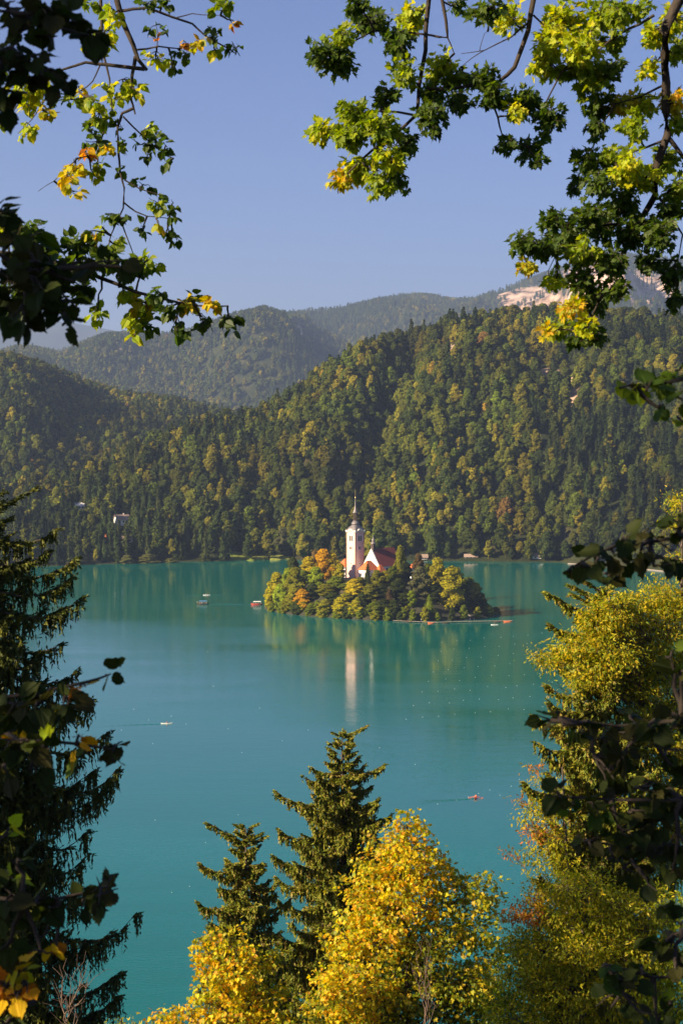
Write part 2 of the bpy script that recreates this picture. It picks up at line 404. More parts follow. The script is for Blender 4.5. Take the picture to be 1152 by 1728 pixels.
def conifer_crown(h, wd, nc, size, seed, base=.08):
    rng = np.random.default_rng(seed)
    nb = max(60, nc // 5); t = rng.random(nb) ** 1.25 * .97   # 0 bottom, 1 top
    tl = np.round(t * 16) / 16 + rng.normal(0, .008, nb); ang = rng.uniform(0, 2 * pi, nb)
    ln = wd / 2 * (1 - tl) ** .8 * rng.uniform(.7, 1.12, nb) + .15
    per = max(2, nc // nb); s = np.tile(np.linspace(.25, 1, per), nb)
    A = np.repeat(ang, per) + rng.normal(0, .12, nb * per); Ln = np.repeat(ln, per); Z = np.repeat(h * (base + (1 - base) * np.clip(tl, 0, 1)), per)
    pos = np.stack([np.cos(A) * Ln * s, np.sin(A) * Ln * s, Z - Ln * s * .38 + rng.normal(0, .1, len(A))], -1)
    nrm = np.stack([np.cos(A) * .5, np.sin(A) * .5, np.full(len(A), .8)], -1)
    V, F = cards(pos, nrm, size, rng, .7, .45)
    c = np.repeat(rng.uniform(.7, 1.3, len(A))[:, None] * np.ones(3), 4, axis=0)
    prof = [(wd * .30, h * base), (wd * .25, h * .25), (wd * .16, h * .5), (wd * .08, h * .75), (.03, h * .98)]
    mb = MB(); mb.lathe(prof, 9); v = np.concatenate(mb.V); q = np.array([f for f in mb.F if len(f) == 4]) + len(V)
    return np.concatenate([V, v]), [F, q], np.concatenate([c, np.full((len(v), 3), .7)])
def add_trunk(V, polys, C, h, r0, col):
    tv, tf = tube_np([np.array([(0, 0, -1.5), (0, 0, h * .3), (.02 * h, 0, h * .8)])], [np.array([r0, r0 * .8, r0 * .25])], 5)
    return np.concatenate([V, tv]), [polys[0], polys[1], tf + len(V)], np.concatenate([C, np.tile(np.asarray(col), (len(tv), 1))])
def tree_mesh(name, kind, h, wd, nc, size, seed, base=None):
    if kind == 'b': V, Pp, C = leafy_crown(h, wd, 12 + seed % 5, nc, size, seed, base if base is not None else .2)
    else: V, Pp, C = conifer_crown(h, wd, nc, size, seed)
    V, Pp, C = add_trunk(V, Pp, C, h, .28, (1.0, .8, .7))
    return mkmesh(name, V, Pp, [M_FOREST], False, C)
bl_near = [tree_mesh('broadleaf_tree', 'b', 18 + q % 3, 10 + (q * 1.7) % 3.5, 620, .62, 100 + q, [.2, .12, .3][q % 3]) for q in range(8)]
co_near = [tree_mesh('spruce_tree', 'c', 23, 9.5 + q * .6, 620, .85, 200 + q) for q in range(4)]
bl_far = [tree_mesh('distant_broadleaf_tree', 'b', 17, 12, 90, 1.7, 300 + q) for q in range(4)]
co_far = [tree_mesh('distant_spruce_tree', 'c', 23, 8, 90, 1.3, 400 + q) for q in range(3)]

BT = np.array([(.056, .070, .007), (.090, .094, .008), (.145, .128, .009), (.180, .148, .010), (.230, .150, .014), (.036, .050, .008), (.075, .098, .008), (.16, .09, .02)])
BN = ['dark green', 'olive green', 'yellow green', 'golden green', 'orange tinged', 'deep green', 'fresh green', 'rusty brown']
BW = np.array([.24, .24, .15, .06, .004, .20, .1, .006]); BW = BW / BW.sum()
CT = np.array([(.028, .044, .010), (.040, .056, .011), (.055, .066, .012)])
CN = ['blackish green', 'dark green', 'mossy green']
rng = np.random.default_rng(7)
def scatter(r0, r1, u0, u1, area, seed):
    rg = np.random.default_rng(seed)
    N = int((u1 - u0) * (r1 * r1 - r0 * r0) / 2 / area)
    r = np.sqrt(rg.uniform(r0 * r0, r1 * r1, N)); u = rg.uniform(u0, u1, N)
    return u, r, rg
# the running horizon of the bare ground, to leave out what no view from here can show
US = np.linspace(-.24, .24, 420); RR = np.concatenate([np.arange(1440, 3300, 12), np.arange(3300, 26000, 60)])
UU, RG = np.meshgrid(US, RR); HG = terrain_h(UU * RG, RG); EL = (HG - CAMZ) / RG; RM = np.maximum.accumulate(EL, axis=0)
def visible(u, r, top):
    iu = np.clip(np.searchsorted(US, u), 0, len(US) - 1); ir = np.clip(np.searchsorted(RR, r) - 1, 0, len(RR) - 1)
    return (top - CAMZ) / r > RM[ir, iu]
def clear_of(u, r, z, rocky=.5):
    px = 576 + u * FPX; py = 698 - (z - CAMZ) / r * FPX
    q = fbm(px / 14, py / 9, 3, 61) * 1.3
    bad = np.zeros(len(u), bool)
    for cx, cy, sx, sy, a0, a1 in ROCKS + [(400, 936, 16, 5, 1500, 1900), (455, 941, 32, 5, 1500, 1800), (133, 868, 14, 22, 1500, 2600), (205, 897, 12, 22, 1500, 1900), (168, 920, 12, 14, 1500, 1750), (213, 922, 12, 14, 1500, 1750), (713, 938, 9, 5, 1500, 1650), (785, 938, 15, 5, 1500, 1650), (910, 938, 16, 5, 1500, 1650)]:
        bad |= (((px - cx) / sx) ** 2 + ((py - cy) / sy) ** 2 + q < 1.0) & (r > a0) & (r < a1)
    return ~(bad & (np.random.default_rng(3).random(len(u)) > .12))
u, r, rg = scatter(1480, 3650, -.215, .215, 56, 71)
x = u * r; z = terrain_h(x, r)
con = fbm(x / 120, r / 120, 3, 81) * 1.2 + rg.normal(0, .24, len(x)) > .30
sc = np.clip(np.exp(rg.normal(-.12, .26, len(x))), .45, 1.4)
ok = (z > .5) & visible(u, r, z + 20 * sc) & clear_of(u, r, z)
u, r, x, z, con, sc = [q[ok] for q in (u, r, x, z, con, sc)]
cn = fbm(x / 90, r / 90, 3, 91)
ci = rg.choice(len(BT), len(x), p=BW)
ci = np.where((cn > .22) & (rg.random(len(x)) < .55), rg.choice([2, 3, 2, 1, 3, 6], len(x)), ci)
ci = np.where((cn < -.2) & (rg.random(len(x)) < .6), rg.choice([0, 5, 1], len(x)), ci)
cc = rg.integers(0, 3, len(x))
tint = np.where(con[:, None], CT[cc], BT[ci]) * rg.uniform(.7, 1.3, (len(x), 1)) * (1 + .55 * np.clip(fbm(x / 70, r / 70, 3, 95) * 1.6, -1, 1))[:, None]
rot = rg.uniform(0, 6.28, len(x))
pidx = np.where(con, 8 + rg.integers(0, 4, len(x)), rg.integers(0, 8, len(x)))
szpx = sc * np.where(con, 24, 19) / r
print('hill trees', len(x), 'conifers', con.sum())
# forest as geometry-node instances
protos = bpy.data.collections.new('forest_sources')
def src(meshes, coll):
    for q, me in enumerate(meshes):
        o = bpy.data.objects.new('forest_source_%02d' % q, me); coll.objects.link(o)
src(bl_near + co_near, protos)
protos_far = bpy.data.collections.new('mountain_forest_sources'); src(bl_far + co_far, protos_far)
def forest(name, coll, X, Y, Z, S, RO, IX, TI, label, mats):
    me = bpy.data.meshes.new(name); me.vertices.add(len(X)); me.vertices.foreach_set('co', np.stack([X, Y, Z], -1).astype(np.float32).ravel())
    for nm, ty, arr in (('scl', 'FLOAT', S), ('rotz', 'FLOAT', RO)):
        a = me.attributes.new(nm, ty, 'POINT'); a.data.foreach_set('value', np.asarray(arr, np.float32))
    a = me.attributes.new('idx', 'INT', 'POINT'); a.data.foreach_set('value', np.asarray(IX, np.int32))
    a = me.attributes.new('tint', 'FLOAT_COLOR', 'POINT'); cc_ = np.ones((len(X), 4), np.float32); cc_[:, :3] = TI; a.data.foreach_set('color', cc_.ravel())
    for m_ in mats: me.materials.append(m_)
    o = mkobj(name, me); tag(o, label, 'forest', None, 'stuff')
    g = bpy.data.node_groups.new(name, 'GeometryNodeTree')
    g.interface.new_socket('Geometry', in_out='INPUT', socket_type='NodeSocketGeometry'); g.interface.new_socket('Geometry', in_out='OUTPUT', socket_type='NodeSocketGeometry')
    N = g.nodes; L = g.links
    gi = N.new('NodeGroupInput'); go = N.new('NodeGroupOutput'); ip = N.new('GeometryNodeInstanceOnPoints'); ci_ = N.new('GeometryNodeCollectionInfo')
    ci_.inputs['Collection'].default_value = coll; ci_.inputs['Separate Children'].default_value = True; ci_.inputs['Reset Children'].default_value = True
    L.new(gi.outputs[0], ip.inputs['Points']); L.new(ci_.outputs[0], ip.inputs['Instance']); ip.inputs['Pick Instance'].default_value = True
    def att(nm, ty):
        q = N.new('GeometryNodeInputNamedAttribute'); q.data_type = ty; q.inputs[0].default_value = nm; return q.outputs[0]
    L.new(att('idx', 'INT'), ip.inputs['Instance Index'])
    cx = N.new('ShaderNodeCombineXYZ'); L.new(att('rotz', 'FLOAT'), cx.inputs[2]); L.new(cx.outputs[0], ip.inputs['Rotation'])
    L.new(att('scl', 'FLOAT'), ip.inputs['Scale'])
    L.new(ip.outputs[0], go.inputs[0])
    md = o.modifiers.new('trees', 'NODES'); md.node_group = g
    return o
ORD = ['first', 'second', 'third', 'fourth', 'fifth', 'sixth', 'seventh', 'eighth', 'ninth', 'tenth', 'eleventh', 'twelfth', 'thirteenth', 'fourteenth', 'fifteenth', 'sixteenth', 'seventeenth', 'eighteenth', 'nineteenth', 'twentieth']
def ordinal(i):
    if i < 20: return ORD[i]
    tens = {2: 'twenty', 3: 'thirty', 4: 'forty', 5: 'fifty', 6: 'sixty', 7: 'seventy', 8: 'eighty', 9: 'ninety'}
    t_, o_ = divmod(i + 1, 10)
    return (tens[t_] + '-' + ORD[o_ - 1]) if o_ else tens[t_][:-1] + 'ieth'
single = np.zeros(len(x), bool)
inframe = np.abs(u) < .172
# hidden behind the island and church, or behind the spruce at the left edge: not singled out
pxt = 576 + u * FPX; pyt = 698 - (z + 9 * sc - CAMZ) / r * FPX
hid = ((pxt < 70) & (pyt > 880)) | ((pxt > 585) & (pxt < 665) & (pyt > 925)) | ((pxt > 1090) & (pyt > 840))
for kd in (False, True):
    idx = np.where((con == kd) & inframe & ~hid)[0]
    # keep the ones that no nearer singled-out crown covers
    order = idx[np.argsort(-szpx[idx])][:292]
    single[order] = True
def zone(px, py):
    if px < 250: h_ = 'left of the hillside chalet' if px < 200 else 'above the shore reeds'
    elif px < 420: h_ = 'above the blue boat'
    elif px < 590: h_ = 'left of the church tower'
    elif px < 700: h_ = 'behind the church roof'
    elif px < 860: h_ = 'beyond the island right side'
    else: h_ = 'near the right picture edge'
    return h_
recs = {}
for q in np.where(single)[0]:
    nm = (CN[cc[q]] + ' spruce') if con[q] else (BN[ci[q]] + ' broadleaf')
    recs.setdefault((nm, zone(pxt[q], pyt[q])), []).append(q)
for (nm, zn), L_ in recs.items():
    L_.sort(key=lambda q: pxt[q])
    for i_, q in enumerate(L_):
        me = (bl_near + co_near)[pidx[q]]
        o = bpy.data.objects.new('spruce_tree' if con[q] else 'broadleaf_tree', me); COL.objects.link(o)
        o.location = (x[q], r[q], z[q]); o.rotation_euler = (0, 0, rot[q]); o.scale = (sc[q],) * 3
        o['tint'] = [float(v) for v in tint[q]]
        lab = '%s, %s from left, on far shore slope %s' % (nm, ordinal(i_), zn)
        tag(o, lab, 'tree', 'spruces on the far wooded shore' if con[q] else 'broadleaf trees on the far wooded shore')
k_ = ~single
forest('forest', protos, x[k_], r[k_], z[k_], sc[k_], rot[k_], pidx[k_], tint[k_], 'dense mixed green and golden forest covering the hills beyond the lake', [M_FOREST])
# far range
u, r, rg = scatter(4600, 11200, -.19, .19, 300, 72)
x = u * r; z = terrain_h(x, r); con = fbm(x / 500, r / 500, 3, 82) + rg.normal(0, .15, len(x)) > .02
ok = (z > 30) & visible(u, r, z + 10) & clear_of(u, r, z)
u, r, x, z, con = [q[ok] for q in (u, r, x, z, con)]
ci = rg.choice(len(BT), len(x), p=BW)
tint = np.where(con[:, None], CT[rg.integers(0, 3, len(x))] * 1.3, BT[ci]) * rg.uniform(.8, 1.25, (len(x), 1))
pidx = np.where(con, 4 + rg.integers(0, 3, len(x)), rg.integers(0, 4, len(x)))
print('far trees', len(x))
forest('mountain_forest', protos_far, x, r, z, rg.uniform(1.0, 1.7, len(x)), rg.uniform(0, 6.28, len(x)), pidx, tint, 'bluish hazy forest covering the distant mountain range', [M_FOREST])
#@@END_PART2

# ------------------------------------------------------------------ the island
def isl_e(x, y):
    yy = y + .3 * (x - 20)
    return ((x - 21.5) / 68) ** 2 + ((yy - 1165) / 52) ** 2
def isl_h(x, y):
    e = isl_e(x, y) + fbm(np.asarray(x) * .05, np.asarray(y) * .05, 3, 13) * .12
    low = 1 - .62 * sst(42, 68, np.asarray(x, float))
    return np.where(e < 1, .35 + 17.6 * np.clip((1 - e) * 1.45, 0, 1) ** .8 * low, -3 * np.clip(e - 1, 0, 1.2) * 4 + .35 * sst(1.06, 1, e))
gx = np.linspace(-66, 112, 130); gy = np.linspace(1085, 1245, 120); X, Y = np.meshgrid(gx, gy)
Z = isl_h(X, Y)
i = np.arange(119)[:, None] * 130; k = np.arange(129)[None, :]
m, n, l, b = newmat('island_soil')
geo = n.new('ShaderNodeNewGeometry'); t1 = noise_node(n, l, .12, 6, geo.outputs['Position'], .65)
r_ = ramp(n, l, t1.outputs[0], [(.3, (.015, .02, .007)), (.55, (.035, .033, .014)), (.75, (.09, .065, .035))])
l.new(r_.outputs[0], b.inputs['Base Color']); b.inputs['Roughness'].default_value = .95
M_SOIL = m
isl = mkobj('island_ground', mkmesh('island_ground', np.stack([X, Y, Z], -1), [np.stack([i + k, i + k + 1, i + 130 + k + 1, i + 130 + k], -1).reshape(-1, 4)], [M_SOIL], True)); tag(isl, kind='structure')

M_PLASTER = plain('pink_plaster', (.80, .50, .44), .85, .05, .6)
M_WHITEPL = plain('white_plaster', (.82, .78, .73), .85, .05, .6)
M_QUOIN = plain('salmon_stone', (.62, .30, .20), .85, .12, 1.5)
M_TRIM = plain('cream_trim', (.80, .72, .62), .8, .06, 1.0)
M_DARKW = plain('dark_opening', (.02, .018, .02), .6, .2, 2)
M_SHINGLE = plain('brown_shingle', (.10, .065, .05), .65, .3, 1.2)
M_COPPER = plain('grey_copper', (.22, .19, .18), .45, .25, 1.0, 0, .3)
M_GOLD = plain('gilt', (.8, .55, .2), .35, .1, 2, 0, .8)
def tiles(name, c0, c1, sc=2.2):
    m, n, l, b = newmat(name); tc = n.new('ShaderNodeTexCoord')
    wv = n.new('ShaderNodeTexWave'); wv.wave_type = 'BANDS'; wv.bands_direction = 'Z'; wv.inputs['Scale'].default_value = sc; wv.inputs['Distortion'].default_value = .4
    l.new(tc.outputs['Object'], wv.inputs['Vector']); t = noise_node(n, l, 1.3, 5, tc.outputs['Object'])
    r = ramp(n, l, t.outputs[0], [(.3, c0), (.7, c1)]); l.new(r.outputs[0], b.inputs['Base Color']); b.inputs['Roughness'].default_value = .75
    bp = n.new('ShaderNodeBump'); bp.inputs['Distance'].default_value = .06; l.new(wv.outputs[0], bp.inputs['Height']); l.new(bp.outputs[0], b.inputs['Normal'])
    return m
M_ROOFD = tiles('dark_red_tiles', (.17, .018, .012), (.25, .032, .018))
M_ROOFO = tiles('orange_tiles', (.58, .13, .03), (.74, .20, .05))
M_ROOFB = tiles('weathered_tiles', (.30, .2, .15), (.42, .30, .23))

def add_window(parent, c, w_, h, rz, frame_m=None, arch=True, side=0):
    """a window in a wall: c = centre on the wall face in the parent's frame; rz = direction the wall looks"""
    nx, ny = cos(rz), sin(rz); tx, ty = -ny, nx
    def pt(s, z, d): return (c[0] + tx * s + nx * d, c[1] + ty * s + ny * d, c[2] + z)
    # outline with round head
    pts = [(-w_ / 2, -h / 2), (w_ / 2, -h / 2), (w_ / 2, h / 2 - (w_ / 2 if arch else 0))]
    if arch: pts += [(w_ / 2 * cos(a), h / 2 - w_ / 2 + w_ / 2 * sin(a)) for a in np.linspace(0, pi, 7)[1:-1]]
    pts += [(-w_ / 2, h / 2 - (w_ / 2 if arch else 0))]
    k = len(pts); g = .16
    outer = [(s * (1 + 2 * g / w_), z * (1 + 2 * g / h)) for s, z in pts]
    mb = MB(); V = [pt(s, z, .10) for s, z in outer] + [pt(s, z, .10) for s, z in pts] + [pt(s, z, -.02) for s, z in outer] + [pt(s, z, .0) for s, z in pts]
    F = [(i, (i + 1) % k, k + (i + 1) % k, k + i) for i in range(k)] + [(2 * k + i, 2 * k + (i + 1) % k, (i + 1) % k, i) for i in range(k)] + [(k + i, k + (i + 1) % k, 3 * k + (i + 1) % k, 3 * k + i) for i in range(k)]
    mb.add(V, F); fr = mb.build('window', frame_m or M_TRIM, parent)
    mb = MB(); mb.add([pt(s, z, .03) for s, z in pts], [tuple(range(k))]); mb.build('pane', M_DARKW, fr)
    return fr

# bell tower -------------------------------------------------
TWY = 1195.0
tx_, ty_ = P(599.3, 900, TWY)[:2]
tower = tag(empty('bell_tower', (tx_, ty_, 14.0), R(44)), 'tall pink and white square bell tower with dark baroque spire', 'tower')
S_ = 7.7; hB = 33.0                      # side, height to the cornice above the Empty (z 47)
mb = MB(); mb.box((0, 0, hB / 2), (S_, S_, hB)); mb.build('wall', M_PLASTER, tower)
mb = MB(); mb.box((0, 0, 1.2), (S_ + .5, S_ + .5, 2.4)); mb.build('plinth', M_TRIM, tower)
mb = MB()
for sx in (-1, 1):
    for sy in (-1, 1):
        for q in range(40):
            z = 2.9 + q * .76
            if z > hB - .6: break
            L1_, L2_ = ((1.05, .6) if q % 2 else (.6, 1.05))
            cx, cy = sx * (S_ / 2 + .05), sy * (S_ / 2 + .05)
            mb.box((cx - sx * L1_ / 2, sy * (S_ / 2), z), (L1_, .12, .5)); mb.box((sx * (S_ / 2), cy - sy * L2_ / 2, z), (.12, L2_, .5))
mb.build('quoins', M_QUOIN, tower)
# cornice: rises in a curved gable over every face
mb = MB()
for fc in range(4):
    a0 = fc * pi / 2
    ss = np.linspace(-S_ / 2 - .45, S_ / 2 + .45, 19)
    top = []
    for s in ss:
        q = abs(s) / (S_ / 2 + .45)
        top.append(hB + .35 + 1.15 * (1 - sst(.15, .6, q)) + .3 * sst(.8, 1, q))
    d1, d0 = S_ / 2 + .55, S_ / 2 - .3
    V = []
    for s, t_ in zip(ss, top):
        for d_, z in ((d1, t_ - .75), (d1 + .15, t_), (d0, t_), (d0, t_ - .75 if False else hB - 1.0)):
            V.append((d_ * cos(a0) - s * sin(a0), d_ * sin(a0) + s * cos(a0), z))
    F = []
    for i_ in range(len(ss) - 1):
        for j in range(4): F.append((i_ * 4 + j, (i_ + 1) * 4 + j, (i_ + 1) * 4 + (j + 1) % 4, i_ * 4 + (j + 1) % 4))
    F += [(0, 1, 2, 3), tuple(len(V) - 4 + q for q in (3, 2, 1, 0))]
    mb.add(V, F)
    V = []                               # the plaster tympanum behind the curved cornice
    for s, t_ in zip(ss, top):
        s2 = max(-S_ / 2, min(S_ / 2, s))
        for d_, z in ((S_ / 2 + .02, hB - .2), (S_ / 2 + .02, t_ - .5)): V.append((d_ * cos(a0) - s2 * sin(a0), d_ * sin(a0) + s2 * cos(a0), z))
    mb.add(V, [(i_ * 2, i_ * 2 + 2, i_ * 2 + 3, i_ * 2 + 1) for i_ in range(len(ss) - 1)])
mb.build('cornice', M_TRIM, tower)
for a_ in (pi, -pi / 2, 0, pi / 2):
    nx, ny = cos(a_), sin(a_); d_ = S_ / 2
    for off in (-.85, .85): add_window(tower, (nx * d_ - ny * off, ny * d_ + nx * off, 28.6), 1.15, 3.4, a_)
    for off in (-.62, .62): add_window(tower, (nx * d_ - ny * off, ny * d_ + nx * off, 22.6), .85, 1.9, a_)
    add_window(tower, (nx * d_, ny * d_, 12.8), .7, .8, a_, arch=False)
def sq_profile(mb, prof, col=None, seg=16):
    """turns a square plan into a round one while rising: prof = (half width, z, roundness)"""
    V = []; n_ = seg * 2
    for r0, z, rd in prof:
        for k in range(n_):
            a = 2 * pi * k / n_; c_, s_ = cos(a), sin(a)
            q = 1 / max(abs(c_), abs(s_)); f = q * (1 - rd) + rd
            V.append((r0 * c_ * f, r0 * s_ * f, z))
    F = []
    for i_ in range(len(prof) - 1):
        for k in range(n_): F.append((i_ * n_ + k, i_ * n_ + (k + 1) % n_, (i_ + 1) * n_ + (k + 1) % n_, (i_ + 1) * n_ + k))
    F.append([k for k in range(n_)][::-1]); F.append([(len(prof) - 1) * n_ + k for k in range(n_)])
    mb.add(V, F, col)
spire = MB(); sq_profile(spire, [(4.3, hB + .1, 0), (3.9, hB + .9, 0), (3.1, hB + 2.2, .1), (2.3, hB + 3.3, .5), (2.0, hB + 3.9, 1)])
o = spire.build('spire_roof', M_COPPER, tower, True)
mb = MB(); z0 = hB + 3.7
mb.lathe([(1.9, z0), (2.45, z0 + .5), (2.55, z0 + 1.1), (2.2, z0 + 1.7), (1.5, z0 + 2.3), (1.35, z0 + 2.9)], 16); mb.build('onion_dome', M_COPPER, tower, True)
mb = MB(); z1 = z0 + 2.8
for k in range(8):
    a_ = 2 * pi * k / 8 + pi / 8; mb.box((1.2 * cos(a_), 1.2 * sin(a_), z1 + 2.4), (.34, .34, 4.8), a_)
mb.lathe([(.75, z1), (.75, z1 + 4.8)], 8); mb.lathe([(1.5, z1 - .1), (1.5, z1 + .3)], 8); mb.build('lantern', M_SHINGLE, tower)
mb = MB(); z2 = z1 + 4.8
mb.lathe([(1.7, z2 - .15), (1.85, z2 + .1), (1.75, z2 + .35), (1.2, z2 + .8), (1.3, z2 + 1.3), (1.05, z2 + 1.9), (.6, z2 + 2.5), (.42, z2 + 4.5), (.25, z2 + 7.6), (.12, z2 + 9.2)], 12); mb.build('spire', M_COPPER, tower, True)
mb = MB(); z3 = z2 + 9.2
mb.lathe([(.05, z3 - .1), (.38, z3 + .2), (.42, z3 + .42), (.3, z3 + .7), (.05, z3 + .9)], 10); mb.lathe([(.09, z3 + .8), (.07, z3 + 5.2)], 6)
mb.box((0, 0, z3 + 4.2), (1.3, .1, .12), R(45)); mb.lathe([(.02, z3 + 2.7), (.24, z3 + 2.95), (.02, z3 + 3.2)], 8); mb.build('cross', M_GOLD, tower)

# church -----------------------------------------------------
church = empty('church', (P(626, 900, 1187)[0] + 7.5, 1187 + 7.3, 16.5), R(44))
tag(church, 'white church with steep dark red roof and small onion ridge turret', 'church')
# local: the nave runs along +x (away to the right), gable end at x = 0
WN, LN, zE, zR = 6.9, 21.5, 9.6, 20.0
cx0 = -10.5                                  # shift so the gable apex falls in place
mb = MB(); mb.prism([(-WN, 0), (WN, 0), (WN, zE), (0, zR - .25), (-WN, zE)], 'x', cx0 - .0, cx0 + .8); mb.box((cx0 + LN / 2 - 1.2, 0, zE / 2), (LN - 4.2, WN * 2 - .2, zE))
ap = [(cx0 + LN - 3.4, -WN + .1), (cx0 + LN, -WN + .1), (cx0 + LN + 4.5, -3), (cx0 + LN + 4.5, 3), (cx0 + LN, WN - .1), (cx0 + LN - 3.4, WN - .1)]
mb.prism(ap, 'z', 0, zE); mb.build('wall', M_WHITEPL, church)
mb = MB(); e_ = .55; ov = zE - .5
V = [(cx0 + .82, 0, zR), (cx0 + LN - 1.5, 0, zR), (cx0 + .82, -WN - e_, ov), (cx0 + LN, -WN - e_, ov), (cx0 + LN + 5.1, -3.3, ov), (cx0 + LN + 5.1, 3.3, ov), (cx0 + LN, WN + e_, ov), (cx0 + .82, WN + e_, ov)]
F = [(0, 2, 3, 1), (1, 3, 4), (1, 4, 5), (1, 5, 6), (0, 1, 6, 7), (0, 7, 2), (2, 7, 6, 5, 4, 3)]
mb.add(V, F); roof = mb.build('roof', M_ROOFD, church)
mb = MB(); 
for sgn in (-1, 1):
    mb.prism([(0, zR + .12), (sgn * (WN + .5), zE - .55), (sgn * (WN + .5), zE - .9), (0, zR - .3)], 'x', cx0 - .12, cx0 + .95)
mb.build('gable_coping', M_TRIM, church)
for (yy, zz, w_, h_) in ((0.1, 17.2, .6, .8), (-2.6, 13.6, .5, .6), (2.6, 13.6, .5, .6), (0, 9.5, 1.2, 2.6)): add_window(church, (cx0, yy, zz), w_, h_, pi)
for q in range(4): add_window(church, (cx0 + 3.2 + q * 3.9, -WN + .1, 6.0), 1.5, 4.2, -pi / 2)
# ridge turret
mb = MB(); tq = cx0 + 1.9
mb.box((tq, 0, zR + .8), (2.1, 2.1, 4.6)); mb.build('turret', M_SHINGLE, church)
mb = MB(); mb.lathe([(1.75, zR + 3.0), (1.8, zR + 3.2), (1.2, zR + 3.8), (.8, zR + 4.2), (.85, zR + 4.5), (1.15, zR + 5.1), (1.1, zR + 5.5), (.6, zR + 6.1), (.2, zR + 6.7), (.1, zR + 8.6)], 12, (tq, 0)); mb.build('turret_dome', M_COPPER, church, True)
for s_, a_ in ((-1, pi), (-1, -pi / 2)):
    add_window(church, (tq + (s_ * 1.05 if a_ == pi else 0), (s_ * 1.05 if a_ != pi else 0), zR + 1.7), .7, 1.3, a_, M_SHINGLE)
# dark arch at the nave's far corner, apse shade put into its colour
mb = MB(); mb.box((cx0 + LN + .6, -WN - 1.4, 3.4), (6.5, 3, 6.8)); 
mb.prism([(-WN - 3.2, 6.6), (-WN + .1, 6.6), (-WN + .1, 8.6)], 'x', cx0 + LN - 3, cx0 + LN + 4.2); mb.build('shaded_arch', M_DARKW, church)

def hip_roof(mb, cx, cy, lx, ly, z0, h, ridge, e=.5):
    x0, x1, y0, y1 = cx - lx / 2 - e, cx + lx / 2 + e, cy - ly / 2 - e, cy + ly / 2 + e
    V = [(x0, y0, z0), (x1, y0, z0), (x1, y1, z0), (x0, y1, z0), (cx - ridge / 2, cy, z0 + h), (cx + ridge / 2, cy, z0 + h)]
    mb.add(V, [(0, 1, 5, 4), (1, 2, 5), (2, 3, 4, 5), (3, 0, 4), (3, 2, 1, 0)])
# chapel with the orange hipped roof in front of the nave
cp = P(622.0, 900, 1177)
chapel = tag(empty('chapel', (cp[0], cp[1], 16.2), R(44)), 'low white side chapel with bright orange hipped roof before the church', 'chapel')
mb = MB(); mb.box((0, 0, 4.1), (9.5, 8.0, 8.2)); mb.box((5.4, -4.6, 3.4), (5.5, 5.0, 6.8)); mb.build('wall', M_WHITEPL, chapel)
mb = MB(); hip_roof(mb, 0, 0, 9.5, 8.0, 8.1, 5.6, 3.4); hip_roof(mb, 5.4, -4.6, 5.5, 5.0, 6.7, 4.6, 1.2); mb.build('roof', M_ROOFO, chapel)
for yy in (-2, 2): add_window(chapel, (-4.75, yy, 5.2), 1.0, 1.9, pi)
add_window(chapel, (5.4, -7.1, 4.2), .9, 1.6, -pi / 2); add_window(chapel, (-1.5, -4.0, 5.0), 1.0, 1.9, -pi / 2)
# provost's house, behind the tower
hp = P(588, 900, 1216)
house = tag(empty('provost_house', (hp[0], hp[1], 15.5), R(38)), 'orange roofed house half hidden behind the bell tower', 'house')
mb = MB(); mb.box((0, 0, 4), (12, 8, 8)); mb.build('wall', M_WHITEPL, house)
mb = MB(); hip_roof(mb, 0, 0, 12, 8, 7.9, 5.0, 6); mb.build('roof', M_ROOFO, house)
for q in (-3.5, 0, 3.5): add_window(house, (q, -4, 4.5), .9, 1.5, -pi / 2, arch=False)
# little red roofed hermitage among the trees on the right
hq = P(696, 950, 1170)
herm = tag(empty('hermitage', (hq[0], hq[1], float(isl_h(hq[0], hq[1])) - .3), R(30)), 'tiny red roofed hut peeping between island trees right of church', 'hut')
zt = ZR(951, 1170) - herm.location.z
mb = MB(); mb.box((0, 0, (zt - 2.6) / 2), (4.6, 4.2, zt - 2.6)); mb.build('wall', M_WHITEPL, herm)
mb = MB(); hip_roof(mb, 0, 0, 4.6, 4.2, zt - 2.7, 2.6, 1.4, .35); mb.build('roof', M_ROOFO, herm)
add_window(herm, (0, -2.1, zt - 4.2), .7, 1.0, -pi / 2, arch=False)

